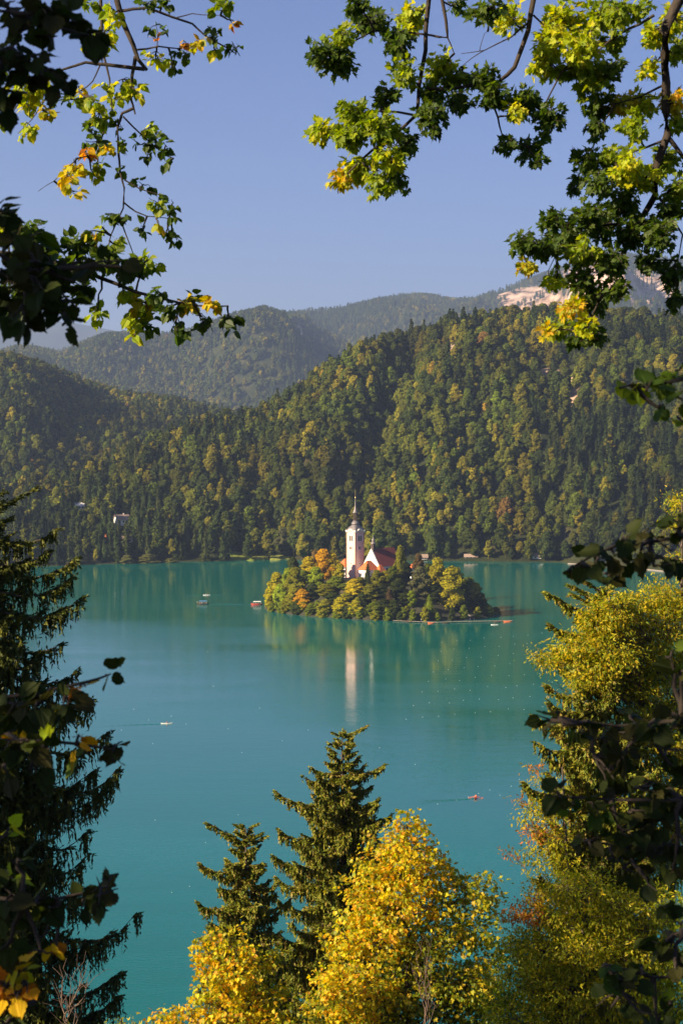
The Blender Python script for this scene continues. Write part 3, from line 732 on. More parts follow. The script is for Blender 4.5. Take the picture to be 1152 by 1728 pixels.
# island trees: photo column, row of the top, crown width (px), distance, kind, colour, label
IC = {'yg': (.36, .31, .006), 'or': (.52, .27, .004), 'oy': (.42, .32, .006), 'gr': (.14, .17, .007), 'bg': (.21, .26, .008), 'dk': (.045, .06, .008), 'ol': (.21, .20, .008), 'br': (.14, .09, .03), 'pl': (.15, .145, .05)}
IN = {'yg': 'yellow green', 'or': 'bright orange', 'oy': 'golden orange', 'gr': 'mid green', 'bg': 'fresh bright green', 'dk': 'dark green', 'ol': 'olive green', 'br': 'rusty brown', 'pl': 'pale drooping olive'}
def fe(px, back=0.0):                     # shoreline distance of the island's near side at a column
    xx = (px - 576) / FPX * 1130
    q = np.clip(1 - ((xx - 21.5) / 68) ** 2, 0, 1)
    return 1165 - 52 * math.sqrt(q) - .3 * (xx - 20) + back
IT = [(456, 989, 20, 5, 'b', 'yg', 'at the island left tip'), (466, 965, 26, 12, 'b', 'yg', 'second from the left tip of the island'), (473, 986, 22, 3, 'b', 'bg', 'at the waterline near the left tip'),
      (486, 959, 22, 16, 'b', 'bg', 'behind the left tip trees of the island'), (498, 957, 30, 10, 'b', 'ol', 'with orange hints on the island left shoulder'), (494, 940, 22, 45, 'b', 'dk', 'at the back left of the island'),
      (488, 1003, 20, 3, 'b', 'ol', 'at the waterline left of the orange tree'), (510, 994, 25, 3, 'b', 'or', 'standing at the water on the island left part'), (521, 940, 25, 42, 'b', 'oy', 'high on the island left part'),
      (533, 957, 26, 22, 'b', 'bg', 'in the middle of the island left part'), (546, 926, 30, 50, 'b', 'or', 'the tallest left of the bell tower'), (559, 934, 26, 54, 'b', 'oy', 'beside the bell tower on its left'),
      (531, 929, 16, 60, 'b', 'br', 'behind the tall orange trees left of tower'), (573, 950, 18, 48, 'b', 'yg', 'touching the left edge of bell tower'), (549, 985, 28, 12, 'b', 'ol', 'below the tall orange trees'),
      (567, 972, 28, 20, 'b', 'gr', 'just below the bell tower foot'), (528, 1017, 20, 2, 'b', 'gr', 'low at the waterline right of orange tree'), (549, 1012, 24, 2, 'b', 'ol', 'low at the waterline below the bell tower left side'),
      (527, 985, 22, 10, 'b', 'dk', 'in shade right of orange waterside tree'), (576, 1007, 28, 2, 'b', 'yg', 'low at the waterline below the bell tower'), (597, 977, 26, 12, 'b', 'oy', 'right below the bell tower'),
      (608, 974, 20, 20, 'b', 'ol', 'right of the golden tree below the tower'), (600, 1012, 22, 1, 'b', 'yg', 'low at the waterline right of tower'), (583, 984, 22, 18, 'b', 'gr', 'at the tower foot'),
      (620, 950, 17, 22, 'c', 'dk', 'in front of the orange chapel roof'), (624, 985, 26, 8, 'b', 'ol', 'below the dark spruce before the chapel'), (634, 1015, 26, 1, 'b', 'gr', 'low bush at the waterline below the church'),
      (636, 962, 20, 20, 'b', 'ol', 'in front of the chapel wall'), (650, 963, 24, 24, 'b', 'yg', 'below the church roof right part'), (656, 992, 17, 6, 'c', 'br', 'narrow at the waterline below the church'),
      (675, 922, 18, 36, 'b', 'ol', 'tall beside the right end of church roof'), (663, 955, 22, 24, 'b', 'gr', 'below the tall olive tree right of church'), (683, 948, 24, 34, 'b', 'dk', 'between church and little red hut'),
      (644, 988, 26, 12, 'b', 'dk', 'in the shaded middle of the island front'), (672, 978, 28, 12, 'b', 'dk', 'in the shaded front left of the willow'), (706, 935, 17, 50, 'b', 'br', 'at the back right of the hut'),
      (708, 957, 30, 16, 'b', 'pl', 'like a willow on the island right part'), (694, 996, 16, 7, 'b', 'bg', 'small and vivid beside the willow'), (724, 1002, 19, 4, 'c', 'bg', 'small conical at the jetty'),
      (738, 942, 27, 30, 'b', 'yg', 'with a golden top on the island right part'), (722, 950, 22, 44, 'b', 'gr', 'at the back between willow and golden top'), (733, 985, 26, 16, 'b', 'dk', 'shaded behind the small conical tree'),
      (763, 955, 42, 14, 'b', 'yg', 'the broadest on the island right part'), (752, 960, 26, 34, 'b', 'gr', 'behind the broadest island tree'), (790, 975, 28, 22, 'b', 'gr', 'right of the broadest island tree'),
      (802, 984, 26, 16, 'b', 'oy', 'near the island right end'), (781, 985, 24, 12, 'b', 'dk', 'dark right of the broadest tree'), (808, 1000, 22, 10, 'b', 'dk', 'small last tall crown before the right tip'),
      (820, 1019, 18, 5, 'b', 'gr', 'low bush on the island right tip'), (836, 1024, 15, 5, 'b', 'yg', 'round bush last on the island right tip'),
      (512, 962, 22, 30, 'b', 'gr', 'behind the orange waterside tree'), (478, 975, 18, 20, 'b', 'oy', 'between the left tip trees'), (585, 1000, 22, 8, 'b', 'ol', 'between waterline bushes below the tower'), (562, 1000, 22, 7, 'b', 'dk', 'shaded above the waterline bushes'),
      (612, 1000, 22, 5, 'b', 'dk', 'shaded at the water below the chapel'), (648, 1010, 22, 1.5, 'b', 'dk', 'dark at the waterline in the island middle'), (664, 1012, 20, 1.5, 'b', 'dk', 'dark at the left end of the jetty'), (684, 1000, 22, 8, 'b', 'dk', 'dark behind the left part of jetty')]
def crown_only(kind, seed, nc, size):
    if kind == 'b': V, Pp, C = leafy_crown(18, 10.5, 16 + seed % 6, nc, size, seed, [.02, .1, .05][seed % 3], .8)
    else: V, Pp, C = conifer_crown(20, 9, nc, size, seed, .03)
    return mkmesh('crown', V, Pp, [M_FOREST], False, C)
ICR = {'b': [crown_only('b', 500 + q, 2600, .36) for q in range(9)], 'c': [crown_only('c', 520 + q, 2400, .34) for q in range(2)]}
tv, tf = tube_np([np.array([(0, 0, -1.2), (.1, 0, 5), (.3, .1, 12)])], [np.array([.38, .26, .12])], 7)
TRUNK = mkmesh('trunk', tv, [tf], [M_BARKD], True)
for q, (px, yt, wpx, back, kd, cc_, lab) in enumerate(IT):
    d_ = fe(px, back); p = P(px, yt, d_); zg = float(isl_h(p[0], d_)); h_ = p[2] - zg
    H0, W0 = (18, 10.5) if kd == 'b' else (20, 9)
    o = empty('island_tree' if kd == 'b' else 'island_spruce', (p[0], d_, zg), q * 1.9)
    tag(o, '%s %s %s' % (IN[cc_], 'broadleaf tree' if kd == 'b' else 'conifer', lab), 'tree', 'trees on the church island')
    s_h = h_ / H0; s_w = wpx / FPX * d_ / W0 * 1.35
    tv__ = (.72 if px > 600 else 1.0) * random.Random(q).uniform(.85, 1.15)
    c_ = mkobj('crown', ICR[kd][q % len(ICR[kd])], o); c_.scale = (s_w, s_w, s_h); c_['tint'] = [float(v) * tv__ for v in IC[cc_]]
    t_ = mkobj('trunk', TRUNK, o); t_.scale = (s_h,) * 3
# shoreline scrub
for q in range(52):
    px = 455 + q * 7.3 + random.Random(q).uniform(-3, 3)
    if 690 < px < 812 and q % 3: continue
    d_ = fe(px, -.6 + (q % 3) * 1.3); p = P(px, 1000, d_); zg = float(isl_h(p[0], d_)) - .3
    o = mkobj('shrub', ICR['b'][q % 9]); o.location = (p[0], d_, zg - .3); s = random.Random(q + 50).uniform(.22, .40); o.scale = (s * 2.0, s * 1.6, s * 1.3); o.rotation_euler = (0, 0, q)
    o['tint'] = [float(v) for v in IC[['ol', 'gr', 'dk', 'gr'][q % 4]]]
    tag(o, '%s low shrub overhanging the water, %s from left along island shore' % (['olive', 'green', 'dark', 'mid green'][q % 4], ordinal(q)), 'shrub', 'shrubs along the island waterline')

# jetty ------------------------------------------------------
M_WOOD = plain('grey_planks', (.34, .28, .22), .8, .25, 1.5)
M_WOODD = plain('dark_hull_wood', (.06, .035, .02), .5, .3, 2)
jet = tag(empty('jetty', (0, 0, 0)), 'long low wooden jetty along the right shore of island', 'jetty')
JP = [(664, 1047.0), (700, 1048.6), (738, 1050), (770, 1048.6), (812, 1048), (864, 1047.2)]
jp = np.array([P(a_, b_, DW(b_, .5))[:2] for a_, b_ in JP])
mb = MB(); mp_ = MB()
for q in range(len(jp) - 1):
    a_, b_ = jp[q], jp[q + 1]; L_ = np.linalg.norm(b_ - a_); rz = math.atan2(*(b_ - a_)[::-1]); c_ = (a_ + b_) / 2
    mb.box((c_[0], c_[1], .48 + .004 * q), (L_ + .3, 1.7, .12), rz)
    for t_ in np.arange(0, L_, 3.0):
        pp = a_ + (b_ - a_) * t_ / L_
        mp_.box((pp[0] + sin(rz) * .72, pp[1] - cos(rz) * .72, .1), (.2, .2, 2.0), rz)
mb.build('deck', M_WOOD, jet); mp_.build('posts', M_WOODD, jet)
# path up the bank
pts = [(800, 1046), (790, 1041), (778, 1036), (766, 1034), (752, 1034)]
mb = MB(); V = []
dd = [1117, 1121, 1126, 1131, 1138]
for (a_, b_), d_ in zip(pts, dd):
    p = P(a_, b_, d_)
    for sgn in (-.9, .9): V.append((p[0], d_ + sgn, float(isl_h(p[0], d_ + sgn)) + .12))
mb.add(V, [(2 * q, 2 * q + 1, 2 * q + 3, 2 * q + 2) for q in range(4)]); o = mb.build('gravel_path', plain('pale_gravel', (.5, .42, .33), .95, .15, 2)); tag(o, kind='structure')

# people -----------------------------------------------------
def person_mesh(name, J, E, rad, cols):
    """one continuous skinned body from joints J, bones E"""
    ks = list(J); me = bpy.data.meshes.new(name); me.from_pydata([J[k] for k in ks], [(ks.index(a), ks.index(b)) for a, b in E], [])
    o = mkobj(name, me); md = o.modifiers.new('skin', 'SKIN'); sub = o.modifiers.new('sub', 'SUBSURF'); sub.levels = 1
    for k_, v in zip(ks, me.skin_vertices[0].data): v.radius = (rad[k_],) * 2; v.use_root = (k_ == 'pelvis')
    dg = bpy.context.evaluated_depsgraph_get(); ev = o.evaluated_get(dg); m2 = bpy.data.meshes.new_from_object(ev)
    bpy.data.objects.remove(o)
    co = np.array([v.co[:] for v in m2.vertices]); jc = np.array([J[k] for k in ks]); near = np.argmin(((co[:, None] - jc[None]) ** 2).sum(-1), 1)
    c = np.array([cols[ks[i]] for i in near]); a = m2.attributes.new('col', 'FLOAT_COLOR', 'POINT'); cc = np.ones((len(co), 4), np.float32); cc[:, :3] = c; a.data.foreach_set('color', cc.ravel())
    m2.materials.clear(); m2.materials.append(M_COLS); m2.name = name
    return m2
m, n, l, b = newmat('painted'); a = n.new('ShaderNodeAttribute'); a.attribute_name = 'col'; l.new(a.outputs[0], b.inputs['Base Color']); b.inputs['Roughness'].default_value = .6
M_COLS = m
def figure(pose, shirt, trousers=(.03, .03, .05)):
    sk = (.55, .32, .22); hr = (.05, .03, .02)
    if pose == 'stand':
        J = dict(pelvis=(0, 0, .95), chest=(0, 0, 1.32), neck=(0, 0, 1.5), head=(0, -.02, 1.66), lsh=(-.19, 0, 1.4), rsh=(.19, 0, 1.4), lel=(-.26, -.05, 1.12), rel=(.26, -.05, 1.12), lha=(-.22, -.25, .98), rha=(.22, -.25, .98), lk=(-.11, 0, .5), rk=(.11, -.03, .5), lf=(-.12, 0, .06), rf=(.12, 0, .06), lt=(-.12, -.16, .03), rt=(.12, -.16, .03))
    else:
        J = dict(pelvis=(0, 0, .30), chest=(0, -.04, .68), neck=(0, -.05, .86), head=(0, -.07, 1.02), lsh=(-.19, -.04, .77), rsh=(.19, -.04, .77), lel=(-.27, -.24, .60), rel=(.27, -.24, .60), lha=(-.25, -.5, .58), rha=(.25, -.5, .58), lk=(-.13, -.42, .46), rk=(.13, -.42, .46), lf=(-.12, -.72, .12), rf=(.12, -.72, .12), lt=(-.12, -.84, .2), rt=(.12, -.84, .2))
    E = [('pelvis', 'chest'), ('chest', 'neck'), ('neck', 'head'), ('chest', 'lsh'), ('chest', 'rsh'), ('lsh', 'lel'), ('rsh', 'rel'), ('lel', 'lha'), ('rel', 'rha'), ('pelvis', 'lk'), ('pelvis', 'rk'), ('lk', 'lf'), ('rk', 'rf'), ('lf', 'lt'), ('rf', 'rt')]
    rad = dict(pelvis=.15, chest=.17, neck=.06, head=.11, lsh=.08, rsh=.08, lel=.05, rel=.05, lha=.04, rha=.04, lk=.075, rk=.075, lf=.05, rf=.05, lt=.04, rt=.04)
    cols = {k: trousers for k in ('pelvis', 'lk', 'rk', 'lf', 'rf', 'lt', 'rt')}; cols.update({k: shirt for k in ('chest', 'lsh', 'rsh', 'lel', 'rel')}); cols.update(neck=sk, head=sk, lha=sk, rha=sk)
    me = person_mesh('person', J, E, rad, cols)
    return me, J['head']
hb = MB(); hb.lathe([(.02, -.02), (.118, .0), (.125, .06), (.09, .12), (.02, .145)], 8)
FIG = {}
def person(loc, rz, pose, shirt, lab, hair=(.04, .025, .02), group=None):
    key = (pose, shirt)
    if key not in FIG: FIG[key] = figure(pose, shirt)
    me, hd = FIG[key]
    o = mkobj('person', me); o.location = loc; o.rotation_euler = (0, 0, rz); tag(o, lab, 'person', group)
    q = MB(); q.lathe([(.02, -.03), (.115, .0), (.125, .05), (.09, .11), (.02, .135)], 8, col=hair); h = q.build('hair', M_COLS, o); h.location = (hd[0], hd[1] + .015, hd[2] + .02)
    return o
RED, WHT, BLU, ORG, BLK, YEL = (.5, .04, .03), (.8, .8, .78), (.05, .15, .5), (.8, .16, .05), (.03, .03, .04), (.7, .5, .08)

# boats ------------------------------------------------------
def hull(mb, L_, W_, H_, col=None, n_=13, flare=.75, draft=.15, deck=True):
    V = []; F = []
    for q in range(n_):
        t = q / (n_ - 1) * 2 - 1; wd = W_ / 2 * max(.03, (1 - abs(t) ** 2.4)); sh = H_ * (1 + .55 * abs(t) ** 3)
        x = t * L_ / 2
        V += [(x, -wd, sh), (x * .93, -wd * flare, -draft + .3 * H_ * abs(t) ** 3), (x * .93, wd * flare, -draft + .3 * H_ * abs(t) ** 3), (x, wd, sh), (x, wd * .86, sh), (x * .93, wd * .66, .08 + .2 * H_ * abs(t) ** 3), (x * .93, -wd * .66, .08 + .2 * H_ * abs(t) ** 3), (x, -wd * .86, sh)]
    for q in range(n_ - 1):
        for j in range(8): F.append((q * 8 + j, q * 8 + (j + 1) % 8, (q + 1) * 8 + (j + 1) % 8, (q + 1) * 8 + j))
    F += [tuple(range(8))[::-1], tuple((n_ - 1) * 8 + j for j in range(8))]
    mb.add(V, F, col)
M_BLUE = plain('blue_canvas', (.10, .22, .42), .8, .1, 2); M_REDP = plain('red_paint', (.55, .06, .04), .5, .15, 2); M_WHITEC = plain('white_canvas', (.8, .76, .72), .8, .05, 2); M_ORANGE = plain('orange_hull', (.75, .16, .04), .5, .1, 2)
def canopied(px, py, rz, M_can, M_hull, lab, n_pass, names):
    d_ = DW(py, 0); p = P(px, py, d_)
    o = tag(empty('canopied_rowing_boat', (p[0], p[1], 0), rz), lab, 'boat')
    mb = MB(); hull(mb, 7.6, 2.2, .75); mb.build('hull', M_hull, o)
    mb = MB(); V = []; F = []
    for q, t in enumerate(np.linspace(0, pi, 7)):
        for x in (-2.3, 2.5): V.append((x, 1.05 * -cos(t), 1.95 + .38 * sin(t)))
    for q, t in enumerate(np.linspace(0, pi, 7)):
        for x in (-2.3, 2.5): V.append((x, 1.0 * -cos(t), 1.88 + .38 * sin(t)))
    for q in range(6): F += [(2 * q, 2 * q + 1, 2 * q + 3, 2 * q + 2), (14 + 2 * q, 16 + 2 * q, 17 + 2 * q, 15 + 2 * q)]
    F += [(2 * q, 2 * q + 2, 16 + 2 * q, 14 + 2 * q) for q in range(6)] + [(2 * q + 1, 15 + 2 * q, 17 + 2 * q, 2 * q + 3) for q in range(6)]
    mb.add(V, F); mb.build('canopy', M_can, o)
    mb = MB()
    for x in (-2.2, -.6, .9, 2.4):
        for y in (-.95, .95): mb.tube([(x, y, .55), (x, y, 1.97)], .035, 5)
    mb.build('canopy_frame', M_WHITEC, o)
    for y in (-.62, .62):
        mb = MB(); mb.box((0, y, .36), (5.0, .36, .07)); mb.build('bench', M_WOOD, o)
    mb = MB(); mb.tube([(-2.9, -.9, .9), (-3.4, -2.6, -.1)], .03, 5); mb.box((-3.45, -2.75, -.1), (.16, .5, .04), R(-16)); mb.build('oar', M_WOOD, o)
    mb = MB(); mb.tube([(-2.9, .9, .9), (-3.4, 2.6, -.1)], .03, 5); mb.box((-3.45, 2.75, -.1), (.16, .5, .04), R(16)); mb.build('oar', M_WOOD, o)
    cs = [RED, WHT, BLU, WHT, ORG, BLK, YEL, WHT]; cn = ['red', 'white', 'blue', 'white', 'orange', 'black', 'yellow', 'white']
    for q in range(n_pass):
        sgn = -1 if q % 2 else 1; lx = -1.7 + (q // 2) * 1.15 + (.3 if sgn > 0 else 0); ly = sgn * .62
        wx = p[0] + lx * cos(rz) - ly * sin(rz); wy = p[1] + lx * sin(rz) + ly * cos(rz)
        person((wx, wy, .10), rz + (0 if sgn > 0 else pi), 'sit', cs[q % 8], 'seated passenger in %s, %s along the %s side bench of %s' % (cn[q % 8], ordinal(q // 2), 'far' if sgn > 0 else 'near', names), group='passengers in the blue boat')
    return o, p
canopied(342.5, 1019.6, R(4), M_BLUE, M_WOODD, 'dark wooden boat with blue canopy and seated passengers out on lake', 8, 'blue canopied boat')
b_, p_ = canopied(433.5, 1020.6, R(6), M_WHITEC, M_REDP, 'red wooden boat with white canopy moored by island left tip', 0, '')
person((*P(333, 1019.6, DW(1019.6))[:2], .15), R(90), 'stand', WHT, 'standing boatman in white at the stern of blue canopied boat')
def shell(px, py, rz, L_, cols, lab, labs, oar=2.2, M_h=M_WHITEC):
    d_ = DW(py); p = P(px, py, d_); o = tag(empty('rowing_shell', (p[0], p[1], .05), rz), lab, 'boat')
    mb = MB(); hull(mb, L_, .62, .26); mb.build('hull', M_h, o)
    for q, c_ in enumerate(cols):
        x = (q - (len(cols) - 1) / 2) * 1.35
        for sgn in (-1, 1):
            mb = MB(); mb.tube([(x - .3, sgn * .25, .55), (x - .1, sgn * oar, .12)], .035, 5); mb.box((x - .08, sgn * (oar + .25), .1), (.22, .55, .05)); mb.build('oar', M_h, o)
        person((p[0] + x * cos(rz), p[1] + x * sin(rz), .02), rz + R(90), 'sit', c_, labs[q])
    return o
shell(281.5, 1221.5, R(8), 4.6, [RED], 'white single rowing shell on open water at left', ['rower in red in white shell on open water at left'])
shell(802, 1347, R(80), 5.6, [ORG, ORG], 'orange double rowing boat seen end on near right shore', ['front rower in orange in the double rowing boat', 'rear rower in orange in the double rowing boat'], 1.8, M_ORANGE)
shell(349, 1004.5, R(5), 5.0, [WHT, RED], 'white rowing boat just beyond the blue canopied boat', ['rower in white beyond the blue canopied boat', 'rower in red beyond the blue canopied boat'])
shell(834, 1054.6, R(3), 4.4, [BLK], 'small white rowing boat off the island right tip', ['rower in black in small white boat off island right tip'], 1.2)
for px, py, rz, mh, lab, L_ in ((727, 1052, .1, M_ORANGE, 'small orange boat moored at the middle of the jetty', 4.0), (856, 1049.5, .05, M_ORANGE, 'red orange boat moored at the right end of jetty', 5.0), (752, 1052, .03, M_WOODD, 'dark rowing boat moored at jetty below broad yellow tree', 4.2), (838, 1050.2, .02, M_WOODD, 'dark rowing boat moored near the right end of jetty', 4.2), (690, 1050, -.05, M_WOODD, 'dark rowing boat moored at left part of jetty', 4.2)):
    d_ = DW(py); p = P(px, py, d_); o = tag(empty('moored_boat', (p[0], p[1], 0), rz), lab, 'boat', 'small boats moored at the jetty')
    mb = MB(); hull(mb, L_, 1.3, .5); mb.build('hull', mh, o)
    for x in (-.8, .7):
        mb = MB(); mb.box((x, 0, .36), (.25, .95, .05)); mb.build('seat', M_WOOD, o)
for px, py, c_, lab in ((792, 1047.3, BLU, 'person in blue walking on jetty below the gravel path'), (710, 1048.3, WHT, 'person in white on the left part of jetty'), (842, 1047.0, BLK, 'person in black near the right end of jetty')):
    d_ = DW(py, .55); p = P(px, py, d_); q = np.interp(p[0], jp[:, 0], jp[:, 1]); person((p[0], q, .56), 1.2, 'stand', c_, lab)

# wakes: low swells that the moving boats leave on the water
def wake(x0, y0, ang, L_, spread, name='wake'):
    nu, nv = 90, 26; u_ = np.linspace(0, 1, nu)[:, None] * np.ones((1, nv)); v_ = np.linspace(-1, 1, nv)[None, :] * np.ones((nu, 1))
    wd = .35 + spread * u_; X_ = u_ * L_; Y_ = v_ * wd
    env = (1 - u_) ** .7 * np.clip(1 - np.abs(v_), 0, 1) ** .5 * sst(0, .03, u_)
    arms = np.exp(-((np.abs(v_) - .72) / .16) ** 2)
    Z_ = .006 + env * (.10 * arms * (1 + np.sin(X_ * 2.4 + np.abs(Y_) * 1.5)) + .03 * (1 + np.sin(X_ * 4.1 + Y_ * 3)))
    c_, s_ = cos(ang), sin(ang); V_ = np.stack([x0 + X_ * c_ - Y_ * s_, y0 + X_ * s_ + Y_ * c_, Z_], -1)
    i = np.arange(nu - 1)[:, None] * nv; k = np.arange(nv - 1)[None, :]
    o = mkobj(name, mkmesh(name, V_, [np.stack([i + k, i + k + 1, i + nv + k + 1, i + nv + k], -1).reshape(-1, 4)], [M_WATER], True)); tag(o, kind='structure')
for px, py, a_, L_, s_ in ((279, 1221.8, R(190), 26, 2.6), (801, 1348, R(196), 20, 2.2), (352, 1019.6, R(-3), 34, 2.2), (352, 1004.6, R(4), 16, 1.8), (338, 1004.6, R(184), 14, 1.8), (838, 1054.6, R(2), 14, 1.2)):
    p = P(px, py, DW(py)); wake(p[0], p[1], a_, L_, s_)
# buoys ------------------------------------------------------
M_BUOY = plain('white_float', (.62, .64, .62), .4, .03, 1)
mb = MB(); mb.lathe([(.04, -.18), (.18, -.1), (.22, .02), (.18, .14), (.06, .2), (.05, .27), (.01, .28)], 10); bo = mb.build('buoy', M_BUOY, None, True); BM_ = bo.data; bpy.data.objects.remove(bo)
BY = []
rg = np.random.default_rng(5)
for c_ in range(9):                       # lanes converging away from the viewer at the right
    for q in range(8):
        BY.append((938 - c_ * 24 + q * 3 - (q * q) * .9 - c_ * q * .7 + rg.normal(0, 2), 1068 + q * 14 + c_ * 2 + q * q * .6 + rg.normal(0, 1.5), 'in the lane field right of the island'))
for a_ in ((738, 1357), (770, 1350.5), (790, 1345), (807, 1339), (826, 1333), (876, 1315), (862, 1327), (843, 1342)): BY.append((*a_, 'in the curved row around the orange rowing boat'))
for a_ in ((251, 1215), (289, 1208.5), (314, 1221.8), (262, 1384), (290, 1506), (320, 1496), (205, 1232), (226, 1197), (258, 1255), (402, 1375), (347, 1422), (360, 1158), (438, 1195), (408, 1270), (476, 1250), (385, 1230), (350, 1100), (520, 1232), (640, 1262), (700, 1290)): BY.append((*a_, 'on the open blue water left of the tower reflection'))
seen = {}
BY.sort()
for px, py, z_ in BY:
    seen[z_] = seen.get(z_, -1) + 1
    d_ = DW(py); p = P(px, py, d_); o = mkobj('buoy', BM_); o.location = (p[0], p[1], 0); s = d_ / 1100 * .35 + .30; o.scale = (s, s, s)
    tag(o, 'small white buoy, %s from left %s' % (ordinal(seen[z_]), z_), 'buoy', 'white marker buoys floating on the lake')

# far shore --------------------------------------------------
def ground_hit(px, py):
    u = (px - 576) / FPX; rr_ = np.arange(1470, 3200, 2.0); h = terrain_h(u * rr_, rr_); y_ = 698 - (h - CAMZ) / rr_ * FPX
    q = np.argmax(y_ <= py); return u * rr_[q], rr_[q], float(h[q])
def cottage(px, py, rz, L_, W_, H_, M_r, name, lab, chim=True):
    x, y, z = ground_hit(px, py); o = tag(empty(name, (x, y, z - .6), rz), lab, 'house')
    mb = MB(); mb.box((0, 0, H_ / 2), (L_, W_, H_)); mb.prism([(-W_ / 2, H_), (W_ / 2, H_), (0, H_ + W_ * .38)], 'x', -L_ / 2 + .02, L_ / 2 - .02); mb.build('wall', M_WHITEPL, o)
    mb = MB()
    for sgn in (-1, 1): mb.prism([(0, H_ + W_ * .38 + .35), (sgn * (W_ / 2 + .9), H_ - .35), (sgn * (W_ / 2 + .9), H_ - .65), (0, H_ + W_ * .38 + .04)], 'x', -L_ / 2 - .9, L_ / 2 + .9)
    rf = mb.build('roof', M_r, o)
    if chim: mb = MB(); mb.box((L_ * .2, .8, H_ + W_ * .38 + .5), (.9, .9, 1.8)); mb.build('chimney', M_TRIM, rf)
    for q in (-L_ * .3, 0, L_ * .3): add_window(o, (q, -W_ / 2, H_ * .62), 1.1, 1.3, -pi / 2, M_WOODD, False)
    add_window(o, (-L_ / 2, 0, H_ * .62), 1.2, 1.3, pi, M_WOODD, False)
    return o
cottage(205, 887, R(28), 11, 8.5, 5.5, M_ROOFB, 'chalet', 'white chalet with brown gabled roof among trees on left hillside')
cottage(134, 859, R(8), 9, 6, 3.6, M_WHITEC, 'white_cabin', 'small white building on a grassy clearing at far left', False)
cottage(168, 911, R(10), 10, 6, 2.8, M_ROOFO, 'lakeside_cabin', 'low pink roofed cabin just above the left far shore', False)
cottage(213, 914, R(5), 10, 6, 2.6, M_ROOFB, 'boathouse', 'low tan roofed boathouse below the chalet', False)
cottage(713, 943, R(4), 7, 5, 2.0, M_ROOFB, 'bathing_hut', 'low tan lakeside hut just beyond the island trees', False)
cottage(795, 943, R(-6), 10, 4, 1.4, M_ROOFB, 'shelter', 'long pale roofed shelter on far shore right of island', False)
cottage(911, 943, R(-4), 12, 5, 2.2, M_ROOFB, 'picnic_shelter', 'low tan shelter between trees on the far right shore', False)
# lakeside wall on the right and road rail behind the meadow
def lakewall(name, cat, pts, h_, th_, mat, lab, z0=-.4):
    mb = MB()
    for q in range(len(pts) - 1):
        a_ = P(*pts[q], DW(pts[q][1]))[:2]; b2 = P(*pts[q + 1], DW(pts[q + 1][1]))[:2]; c_ = (a_ + b2) / 2; dlt = b2 - a_
        mb.box((c_[0], c_[1], z0 + h_ / 2 + q * .003), (np.linalg.norm(dlt) + .4, th_, h_), math.atan2(dlt[1], dlt[0]))
    o = mb.build(name, mat); tag(o, lab, cat)
lakewall('quay_wall', 'wall', [(958, 951.5), (1020, 955), (1060, 958.5), (1090, 961.5), (1152, 968), (1200, 974)], 1.1, 1.0, plain('pale_concrete', (.26, .21, .18), .9, .1, .5), 'low pale quay wall along the far right shore')
x, y, z = ground_hit(452, 934)
mb = MB()
for q in range(19):
    mb.box((x - 18 + q * 2.2, y + 2 + q * .05, z + .7), (.12, .12, 1.4))
for zz in (.55, 1.05): mb.box((x + 1.8, y + 2.4, z + zz), (40, .08, .14), R(1.3))
o = mb.build('railing', M_WHITEC); tag(o, 'long pale railing beside the road behind the lakeside meadow', 'railing')
# reed clumps and lone trees at the left far shore
def shore_tree(px, ytop, wpx, back, kind, tint_, lab, name='shore_tree', cat='tree'):
    sh_ = 120 * FPX / (float(SHORE((px - 576) / FPX)) - 698) + back; p = P(px, ytop, sh_); zg = float(terrain_h(p[0], sh_)); h_ = p[2] - zg
    o = empty(name, (p[0], sh_, zg), px * .3); tag(o, lab, cat)
    H0, W0 = (18, 10.5) if kind == 'b' else (20, 9)
    c_ = mkobj('crown', ICR[kind][px % len(ICR[kind])], o); s_w = wpx / FPX * sh_ / W0 * 1.1; c_.scale = (s_w, s_w, h_ / H0); c_['tint'] = list(tint_)
    t_ = mkobj('trunk', TRUNK, o); t_.scale = (h_ / 18,) * 3
shore_tree(414, 920, 11, 9, 'c', (.06, .075, .02), 'left one of two small conifers standing on lakeside meadow')
shore_tree(427, 920, 11, 9, 'b', (.07, .085, .02), 'right one of two small trees standing on lakeside meadow')
shore_tree(477, 892, 28, 10, 'b', (.08, .08, .03), 'large grey green tree alone at right end of meadow')
for px, yt, w_, lab in ((215, 937, 24, 'leftmost of three reed clumps at left far shore'), (250, 935, 40, 'broad middle reed clump at left far shore'), (288, 942, 22, 'flat right reed clump at left far shore')): shore_tree(px, yt, w_, -4, 'b', (.13, .13, .03), lab, 'reed_clump', 'shrub')
#@@END_PART3

# ------------------------------------------------------------------ foreground trees
def tmpl(kind):
    """leaf outline, stem at the origin, tip along +y, unit length, folded along the midrib"""
    if kind == 'maple':
        R_ = [(0, 0), (.10, .10), (.34, -.02), (.30, .14), (.52, .26), (.36, .36), (.50, .66), (.24, .56), (.16, .74), (0, 1.0)]
    elif kind == 'linden':
        R_ = [(0, .05), (.10, -.03), (.20, -.02), (.27, .05), (.36, .06), (.39, .17), (.46, .24), (.43, .36), (.46, .46), (.38, .54), (.36, .65), (.26, .71), (.19, .82), (.08, .88), (0, 1.06)]
    elif kind == 'small':
        R_ = [(0, 0), (.34, .18), (.38, .55), (0, 1.0)]
    elif kind == 'narrow':
        R_ = [(0, 0), (.20, .35), (.14, .72), (0, 1.0)]
    mid = [R_[0], (0, .5), R_[-1]]
    right = [(x, y, .22 * x - .10 * y * y) for x, y in R_]
    left = [(-x, y, .22 * x - .10 * y * y) for x, y in R_[1:-1]]
    n = len(R_); V = np.array(right + left)
    F1 = list(range(n)); F2 = [0] + [n - 1] + list(range(n + len(left) - 1, n - 1, -1))
    return V, [F1, F2[::1]]
